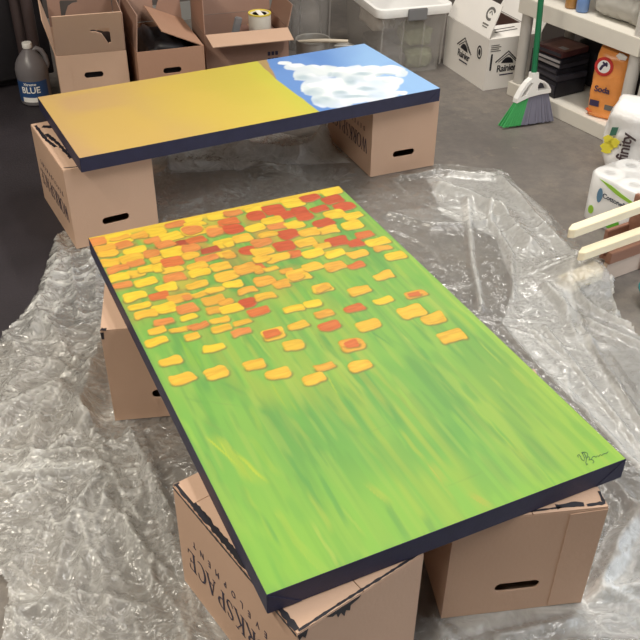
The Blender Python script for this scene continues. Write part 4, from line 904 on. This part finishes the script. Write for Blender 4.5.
# stack of dark cases
M_case = [mat('black_case', S(34, 33, 40), .35), mat('charcoal_case', S(58, 56, 64), .35), mat('maroon_case', S(84, 50, 50), .4, .3, 20), mat('pale_case_edge', S(170, 166, 168), .5)]
labs = ['thick black case, lowest of the stack on the bottom shelf', 'charcoal case, second up in the stack on the bottom shelf', 'black case, third up in the stack on the bottom shelf', 'grey edged case, fourth up in the stack on the bottom shelf', 'black case just under the maroon one in the stack on the bottom shelf', 'maroon printed case topping the stack on the bottom shelf']
z = ZS; rs = random.Random(3)
for k, (hh, mi) in enumerate(((.075, 0), (.028, 1), (.026, 0), (.026, 1), (.022, 0), (.030, 2))):
    t = thing('video_case', labs[k], 'case', onshelf(-.165 + rs.uniform(-.008, .008), -.055 + rs.uniform(-.008, .008), z), syaw + rs.uniform(-.08, .08), 'cases stacked on the bottom shelf')
    w_, l_ = .190 - .005 * k, .185 - .008 * (k % 2)
    MB().box((0, 0, hh / 2 - .0006), (w_, l_, hh - .0012)).build('case_shell', M_case[mi], t, bevel=.003)
    MB().box((0, -.002, hh / 2 - .0006), (w_ - .012, l_ + .001, hh * .45)).build('page_edge', M_case[3 if k in (3, 4) else 1], t)
    if k == 5:
        MB().box((.02, .0, hh - .0004), (.13, .15, .0008)).build('cover_print', mat('cover_print', S(120, 84, 76), .4, .3, 25), t); MB().box((.045, -.04, hh + .0002), (.04, .03, .0008)).build('cover_sticker', M_case[3], t)
    z += hh
for k, (x, hh, ll) in enumerate(((-.302, .15, .2),)):
    t = thing('dark_carton', 'small dark carton at the post end of the bottom shelf', 'box', onshelf(x, .02, ZS), syaw)
    MB().box((0, 0, hh / 2), (.05, ll, hh)).build('carton_body', M_case[1], t, bevel=.003); MB().box((0, 0, hh + .0005), (.02, ll, .001)).build('tape', M_case[3], t)
# orange bag
def pillow_bag(name, label, cat, loc, rz, w, d, h, m, seed, tilt=0., pinch=.8, amp=1.):
    bm = bmesh.new(); n, mz = 28, 22; n1 = Noise(seed); rows = []
    for j in range(mz + 1):
        s = j / mz; k = 1 - (abs(2 * s - 1)) ** 4 * (1 - pinch) ; dd = d * (1 - .85 * max(0, (s - .82) / .18) ** 1.5); ww = w * k
        if s < .06: dd *= .8 + .2 * s / .06
        row = []
        for i in range(n):
            a = 2 * PI * i / n; e = lambda q: math.copysign(abs(q) ** .55, q)
            f = 1 + .10 * amp * (float(n1(np.array(i * .7), np.array(s * 9))) - .5) * (1 if 0 < s < 1 else .3)
            row.append(bm.verts.new((e(math.cos(a)) * ww / 2 * f, e(math.sin(a)) * dd / 2 * f + tilt * s * h, s * h)))
        rows.append(row)
    for j in range(mz):
        for i in range(n): bm.faces.new((rows[j][i], rows[j][(i+1) % n], rows[j+1][(i+1) % n], rows[j+1][i]))
    bm.faces.new(rows[0][::-1]); bm.faces.new(rows[-1])
    root = thing(name, label, cat, loc, rz)
    me = bpy.data.meshes.new('bag_body'); bm.to_mesh(me); bm.free(); me.shade_smooth(); me.materials.append(m)
    link(bpy.data.objects.new('bag_body', me), root); return root
M_org = mat('orange_film', S(244, 158, 82), .28, .10, 12, .5, 22)
SODA = tuple(fl(604, 115, ZS + .0005))
bundle('black_filler', 'added black filler standing in for shade at the back of the bottom shelf', onshelf(.03, .112, ZS), (.42, .085, .27), M_dark, 71, syaw)  # added lump in place of the shade deep inside the shelf
sb = pillow_bag('baking_soda_bag', 'tall orange bag with a round red emblem standing on the bottom shelf', 'bag', SODA, -.62, .150, .10, .305, M_org, 31, .03, .86, .6)
def on_bag(x, z, out=.0): return frame((x, -.0505 - out + .03 * z, z), (1, 0, 0), (0, .03, 1))
M_red = mat('emblem_red', S(196, 48, 44), .4); M_navyp = mat('print_navy', S(60, 50, 84), .4)
ring_ = lambda r, n=24: [(r * math.cos(2*PI*i/n), r * math.sin(2*PI*i/n)) for i in range(n)]
E0 = on_bag(-.028, .222, .004)
mb = MB(); mb.plate(ring_(.040), [ring_(.027)], .002, E0); em = mb.build('emblem_ring', M_red, sb)
mb = MB(); mb.plate(ring_(.027), (), .002, E0); mb.build('emblem_disc', M_white, sb)
mb = MB(); stroke(mb, [(-.014, -.016), (-.006, .002), (.004, .010), (.012, .018)], .011, .0006, E0); stroke(mb, [(-.008, .018), (.014, .004)], .008, .0006, E0); mb.build('arm_print', M_navyp, sb)
text('word_soda', 'Soda', .036, M_navyp, sb, on_bag(-.015, .125, .005), .95, 1, .0008)
mb = MB(); mb.plate([(-.02, -.01), (.02, -.01), (.02, .012), (-.02, .012)], (), .001, on_bag(.03, .055, .005)); mb.build('printed_panel', M_pgrey, sb)
mb = MB(); mb.plate([(-.022, -.012), (.02, -.012), (.018, .014), (-.022, .014)], (), .001, on_bag(-.035, .062, .005)); mb.build('printed_panel', M_navyp, sb)
mb = MB(); mb.plate([(-.024, 0), (-.006, -.012), (.02, -.01), (.024, .006), (.004, .014), (-.012, .016)], (), .001, on_bag(.035, .275, .002)); mb.build('white_patch', M_white, sb)
mb = MB(); mb.box((0, -.0, .02), (.150, .092, .028)); mb.build('red_base_band', mat('red_orange_film', S(224, 104, 56), .35), sb, bevel=.012)
# things on the upper shelf
M_wrap = clear_plastic('grey_wrap', S(196, 192, 184), .75)
t = thing('wrapped_roll', 'roll wrapped in shiny grey plastic lying on the upper shelf', 'wrapped roll', onshelf(.135, -.06, ZU + .058), syaw)
n1 = Noise(77); mb = MB(); vs = []; fs = []; n = 26; mr = 22
for j in range(mr + 1):
    x = -.125 + .25 * j / mr; k = min(1, min(j, mr - j) / 2.5 + .35)
    for i in range(n):
        a = 2 * PI * i / n; r = .055 * k * (1 + .22 * (float(n1(np.array(i * 1.1), np.array(j * .9))) - .5)); vs.append((x, r * math.cos(a), max(-.0575, r * math.sin(a))))
for j in range(mr):
    for i in range(n): k = (i + 1) % n; fs.append((j*n+i, j*n+k, (j+1)*n+k, (j+1)*n+i))
fs.append(tuple(range(n))); fs.append(tuple(mr * n + i for i in range(n))[::-1]); mb.add(vs, fs); mb.build('crinkled_wrap', M_wrap, t, True)
mb = MB(); mb.lathe([(.036, -.105), (.036, .105)], 20, M=Matrix.Rotation(PI/2, 4, 'Y')); autosmooth(mb.build('inner_roll', mat('olive_roll', S(150, 140, 110), .6), t))
t = thing('yellow_carton', 'upright yellow carton at the end of the upper shelf', 'box', onshelf(.295, .02, ZU), syaw)
MB().box((0, 0, .09), (.05, .16, .18)).build('carton_body', mat('yellow_card', S(226, 184, 84), .6), t, bevel=.002); MB().box((0, 0, .1805), (.05, .012, .001)).build('carton_seam', M_card, t)
for k, (x, col, lb, pm) in enumerate(((-.10, S(176, 128, 70), 'small amber jar with pale lid on the upper shelf', M_resin), (-.035, S(110, 140, 190), 'small blue jar with white lid on the upper shelf', M_white))):
    t = thing('jar', lb, 'jar', onshelf(x - .006, -.11, ZU), syaw, 'jars on the upper shelf')
    mb = MB(); mb.lathe([(.024, 0), (.027, .004), (.027, .06), (.022, .07)], 20); autosmooth(mb.build('jar_body', mat('jar_%s' % ('amber', 'blue')[k], col, .25), t)); mb = MB(); mb.lathe([(.024, .0695), (.024, .085)], 20); autosmooth(mb.build('lid', pm, t))
    
# ------------------------------------------------------------------ broom
bl, br_ = fl(500, 128), fl(551, 121); bm_ = (bl + br_) / 2; byaw = math.atan2(br_[1] - bl[1], br_[0] - bl[0]); BW = float(np.linalg.norm(br_ - bl))
t = thing('broom', 'green handled angle broom with white head and green and grey bristles', 'broom', tuple(bm_), byaw)
lean = Matrix.Rotation(-.16, 4, 'X')
xa, xb = -BW/2, BW/2; z0, z1 = .004, .135
def bristles(name, m, f0, f1, n):
    mb = MB(); rs = random.Random(int(f0 * 100) + 5)
    for i in range(n):
        for row in range(3):
            s = f0 + (f1 - f0) * (i + .5 + rs.uniform(-.2, .2)) / n
            xb0 = xa + (xb - xa) * s; xt0 = -.050 + .145 * s; zt = .118 + .020 * s
            y0 = (row - 1) * .014; wd = .0024
            zb = z0 + rs.uniform(0, .004)
            mb.add([(xb0 - wd, y0*1.4 - .003, zb), (xb0 + wd, y0*1.4 - .003, zb), (xb0 + wd, y0*1.4 + .003, zb), (xb0 - wd, y0*1.4 + .003, zb), (xt0 - wd*.8, y0*.6 - .002, zt), (xt0 + wd*.8, y0*.6 - .002, zt), (xt0 + wd*.8, y0*.6 + .002, zt), (xt0 - wd*.8, y0*.6 + .002, zt)],
                   [(3, 2, 1, 0), (4, 5, 6, 7), (0, 1, 5, 4), (1, 2, 6, 5), (2, 3, 7, 6), (3, 0, 4, 7)], lean)
    o = mb.build(name, m, t); o['kind'] = 'stuff'; return o
bristles('green_bristles', M_greenb, 0, .35, 16); bristles('grey_bristles', M_greyb, .35, 1, 28)
mb = MB()
fM = lean @ frame((0, -.018, 0), (1, 0, 0), (0, 0, 1))
outl = [(-.062, .104), (.0, .124), (.050, .130), (.104, .132), (.105, .146), (.090, .170), (.070, .186), (.052, .194), (.040, .200), (.038, .226), (.010, .226), (.008, .204), (-.014, .188), (-.040, .156), (-.060, .122)]
h1 = [(-.044, .128), (-.016, .134), (.014, .184), (.002, .186), (-.020, .162)]; h2 = [(.038, .146), (.094, .148), (.084, .166), (.066, .178), (.046, .182), (.038, .170)]
mb.plate(outl, [h1, h2], .036, fM @ Matrix.Translation((0, 0, 0)) @ Matrix.Translation((0, 0, 0))); mb.build('head', M_white, t)
hb = lean @ Vector((.024, 0, .215)); Minv = (Matrix.Translation(Vector(bm_)) @ Matrix.Rotation(byaw, 4, 'Z')).inverted()
topw = hy(541, 0, 3.72); topl = Minv @ Vector(topw); dirv = (topl - hb).normalized()
mb = MB(); mb.tube([hb, hb + dirv * 1.05], .0125, 14); autosmooth(mb.build('handle', M_green, t))
mb = MB(); mb.tube([hb + dirv * 1.05, hb + dirv * 1.07], .0135, 14); autosmooth(mb.build('hanging_cap', M_white, t))

# ------------------------------------------------------------------ white bag, tissue pack, sticks, crate at the right
M_film = mat('white_film', S(236, 234, 232), .25, .03, 9, .35, 22)
wb = pillow_bag('white_bag', 'crumpled white plastic bag with yellow print in front of the second shelf', 'bag', (1.232, 3.222, .001), -.46, .225, .18, .30, M_film, 55, 0, .7, 1.6)
fM = frame((-.020, -.102, .135), (0, 0, 1), (-1, 0, 0))
text('word_finity', 'finity', .062, mat('brown_print', S(74, 58, 60), .5), wb, fM, .95, 1, .0012)
M_yel = mat('yellow_print', S(236, 222, 70), .4)
for k, (x, z, r) in enumerate(((-.098, .115, .024), (-.075, .14, .020), (-.100, .150, .018))):
    mb = MB(); mb.plate([(r * (1 + .25 * math.sin(5 * a / 10)) * math.cos(a / 10), r * math.sin(a / 10)) for a in range(0, 62, 5)], (), .002, frame((x + .012, -.096, z), (1, 0, 0), (0, 0, 1))); mb.build('yellow_flower_print', M_yel, wb)
mb = MB(); mb.plate([(-.012, -.02), (.012, -.012), (.016, .02), (-.008, .016)], (), .002, frame((-.075, -.096, .185), (1, 0, 0), (0, 0, 1))); mb.build('leaf_print', mat('leaf_green', S(60, 110, 90), .5), wb)

ZT = .215
tl, tr, tb = fl(591, 172, ZT), fl(640, 201, ZT), fl(640, 160, ZT)
tc0 = fl(583, 223); tyaw = -.98
t = thing('tissue_pack', 'white wrapped pack of toilet rolls with green leaf label behind the pale sticks', 'tissue pack', (1.128, 2.765, .001), tyaw)
t.scale = (1.0, 1.0, .84)
PW, PD = .33, .22                                                        # local x runs along the labelled face
M_tissue = mat('tissue_white', S(244, 242, 240), .8, .02, 20, .1, 60)
for lay in range(2):
    for i in range(3):
        for j in range(2):
            rp = [(.020, 0), (.052, 0), (.0545, .004), (.0545, .100), (.052, .104), (.020, .104), (.020, 0)]
            mb = MB(); mb.lathe(rp, 24, caps=False, cx=(i - 1) * .1095, cy=(j - .5) * .1095); autosmooth(mb.build('toilet_roll', M_tissue, t)); t.children[-1].location.z = .002 + lay * .105
M_pwrap = mat('clear_wrap_film', S(246, 246, 244), .2, alpha=.5)
mb = MB(); out = rrect(-PW/2 - .001, -PD/2 - .001, PW/2 + .001, PD/2 + .001, .05, 6); n = len(out)
mb.add([(x, y, .001) for x, y in out] + [(x, y, .205) for x, y in out] + [(x * .955, y * .94, .2155) for x, y in out], [(i, (i+1) % n, (i+1) % n + n, i + n) for i in range(n)] + [(i + n, (i+1) % n + n, (i+1) % n + 2*n, i + 2*n) for i in range(n)] + [tuple(2*n + i for i in range(n))])
autosmooth(mb.build('wrapper', M_pwrap, t), 1.2)
M_lg = mat('label_green', S(150, 200, 60), .4); M_lg2 = mat('label_green_disc', S(96, 176, 50), .4); M_lb = mat('label_blue_grey', S(90, 130, 160), .4)
fM = frame((0, -PD/2 - .003, 0), (1, 0, 0), (0, 0, 1))
fpt = lambda L: fM
mb = MB(); mb.plate([(-.105, .205), (-.06, .185), (-.02, .172), (.05, .162), (.05, .176), (.0, .186), (-.05, .200)], (), .0012, fM); mb.build('label_swoosh', M_lg, t)
mb = MB(); mb.plate([(-.09 + .012 * math.cos(a/10), .135 + .034 * math.sin(a/10)) for a in range(0, 62, 6)], (), .0012, fM); mb.build('label_figure', M_lb, t)
text('word_label', 'Cottonelle', .030, mat('label_ink', S(50, 60, 80), .5), t, fM @ Matrix.Translation((-.022, .142, 0)), .95, .9, .0004)
mb = MB(); mb.plate([(-.02 + .036 * math.cos(a/10), .045 + .034 * math.sin(a/10)) for a in range(0, 62, 4)], (), .0012, fM); mb.build('label_disc', M_lg2, t)
mb = MB(); mb.plate([(-.115 + .012 * math.cos(a/10), .055 + .02 * math.sin(a/10)) for a in range(0, 62, 6)], (), .0012, fM); mb.build('label_leaf', M_lg, t)

cr_c = fl(603, 283); cyaw = .54
crate = thing('wooden_crate', 'low brown wooden crate with pale lower board under the two pale sticks', 'crate', tuple(np.array([cr_c[0], cr_c[1], .001])), cyaw)
CW, CD, CH = .262, .12, .112
MB().box((CW/2, .008, .035), (CW, .016, .070)).build('lower_board', M_beige, crate, bevel=.002)
MB().box((CW/2, .004, CH - .0205), (CW, .022, .041)).build('upper_board', M_wood, crate, bevel=.002)
MB().box((CW/2 + .05, CD - .008, CH / 2), (CW - .10, .016, CH)).build('back_board', M_wood, crate, bevel=.002)
for x in (.205, CW - .012):
    MB().box((x, .080, .111), (.016, .064, .222)).build('end_board', M_wood, crate, bevel=.002)
MB().box((.15, .065, .008), (.094, .092, .012)).build('crate_floor', M_wood, crate)
M_mauve = mat('mauve_cloth', S(176, 140, 160), .8, .1, 20); 
cp = MB().box((.185, -.009, .055), (.045, .006, .108)).build('mauve_label', M_mauve, crate)
for z in (.025, .055, .085): mb = MB(); mb.plate(ring_(.009, 12), (), .001, frame((.178, -.0126, z), (1, 0, 0), (0, 0, 1))); mb.build('plum_dot', mat('plum', S(112, 50, 86), .6), cp)
for k, (p0, p1, lb) in enumerate((((568, 229), (640, 203), 'pale pine stick with mitred end crossing in front of the tissue pack'), ((578, 252), (640, 230), 'pale pine stick with mitred end resting on the crate front'))):
    zs = (.2235, CH + .0016)[k]; zt = zs + .0285; a0 = fl(*p0, zt); a1 = fl(*p1, zt); ya = math.atan2(a1[1] - a0[1], a1[0] - a0[0])
    t = thing('pine_stick', lb, 'stick', (a0[0], a0[1], zs), ya, 'pine sticks on the crate')
    w_ = .033; mb = MB(); L = (.60, .42)[k]
    mb.plate([(0, -w_/2 + .010), (.014, -w_/2), (L, -w_/2), (L, w_/2), (.034, w_/2), (.004, -w_/2 + .018)], (), .0285, Matrix.Translation((0, 0, .0285))); mb.build('stick_bar', M_pine, t, bevel=.0015)
    mb = MB(); mb.box((L - .03, 0, .0292), (.010, w_ * .8, .001)); mb.build('pencil_mark', M_pgrey, t)
g = fl(644, 306, 0)
t = thing('teal_bowl', 'teal glazed bowl on the floor beside the crate', 'bowl', (g[0] + .045, g[1], .001), 0)
mb = MB(); mb.lathe([(.040, 0), (.044, .004), (.062, .03), (.070, .055), (.072, .058), (.068, .057), (.060, .032), (.04, .010), (0, .009)], 32); autosmooth(mb.build('bowl_body', M_teal, t))
mb = MB(); mb.lathe([(.0695, .0575), (.0735, .0575), (.0735, .061), (.0695, .061), (.0695, .0575)], 32, caps=False); autosmooth(mb.build('bowl_rim', M_teal, t))
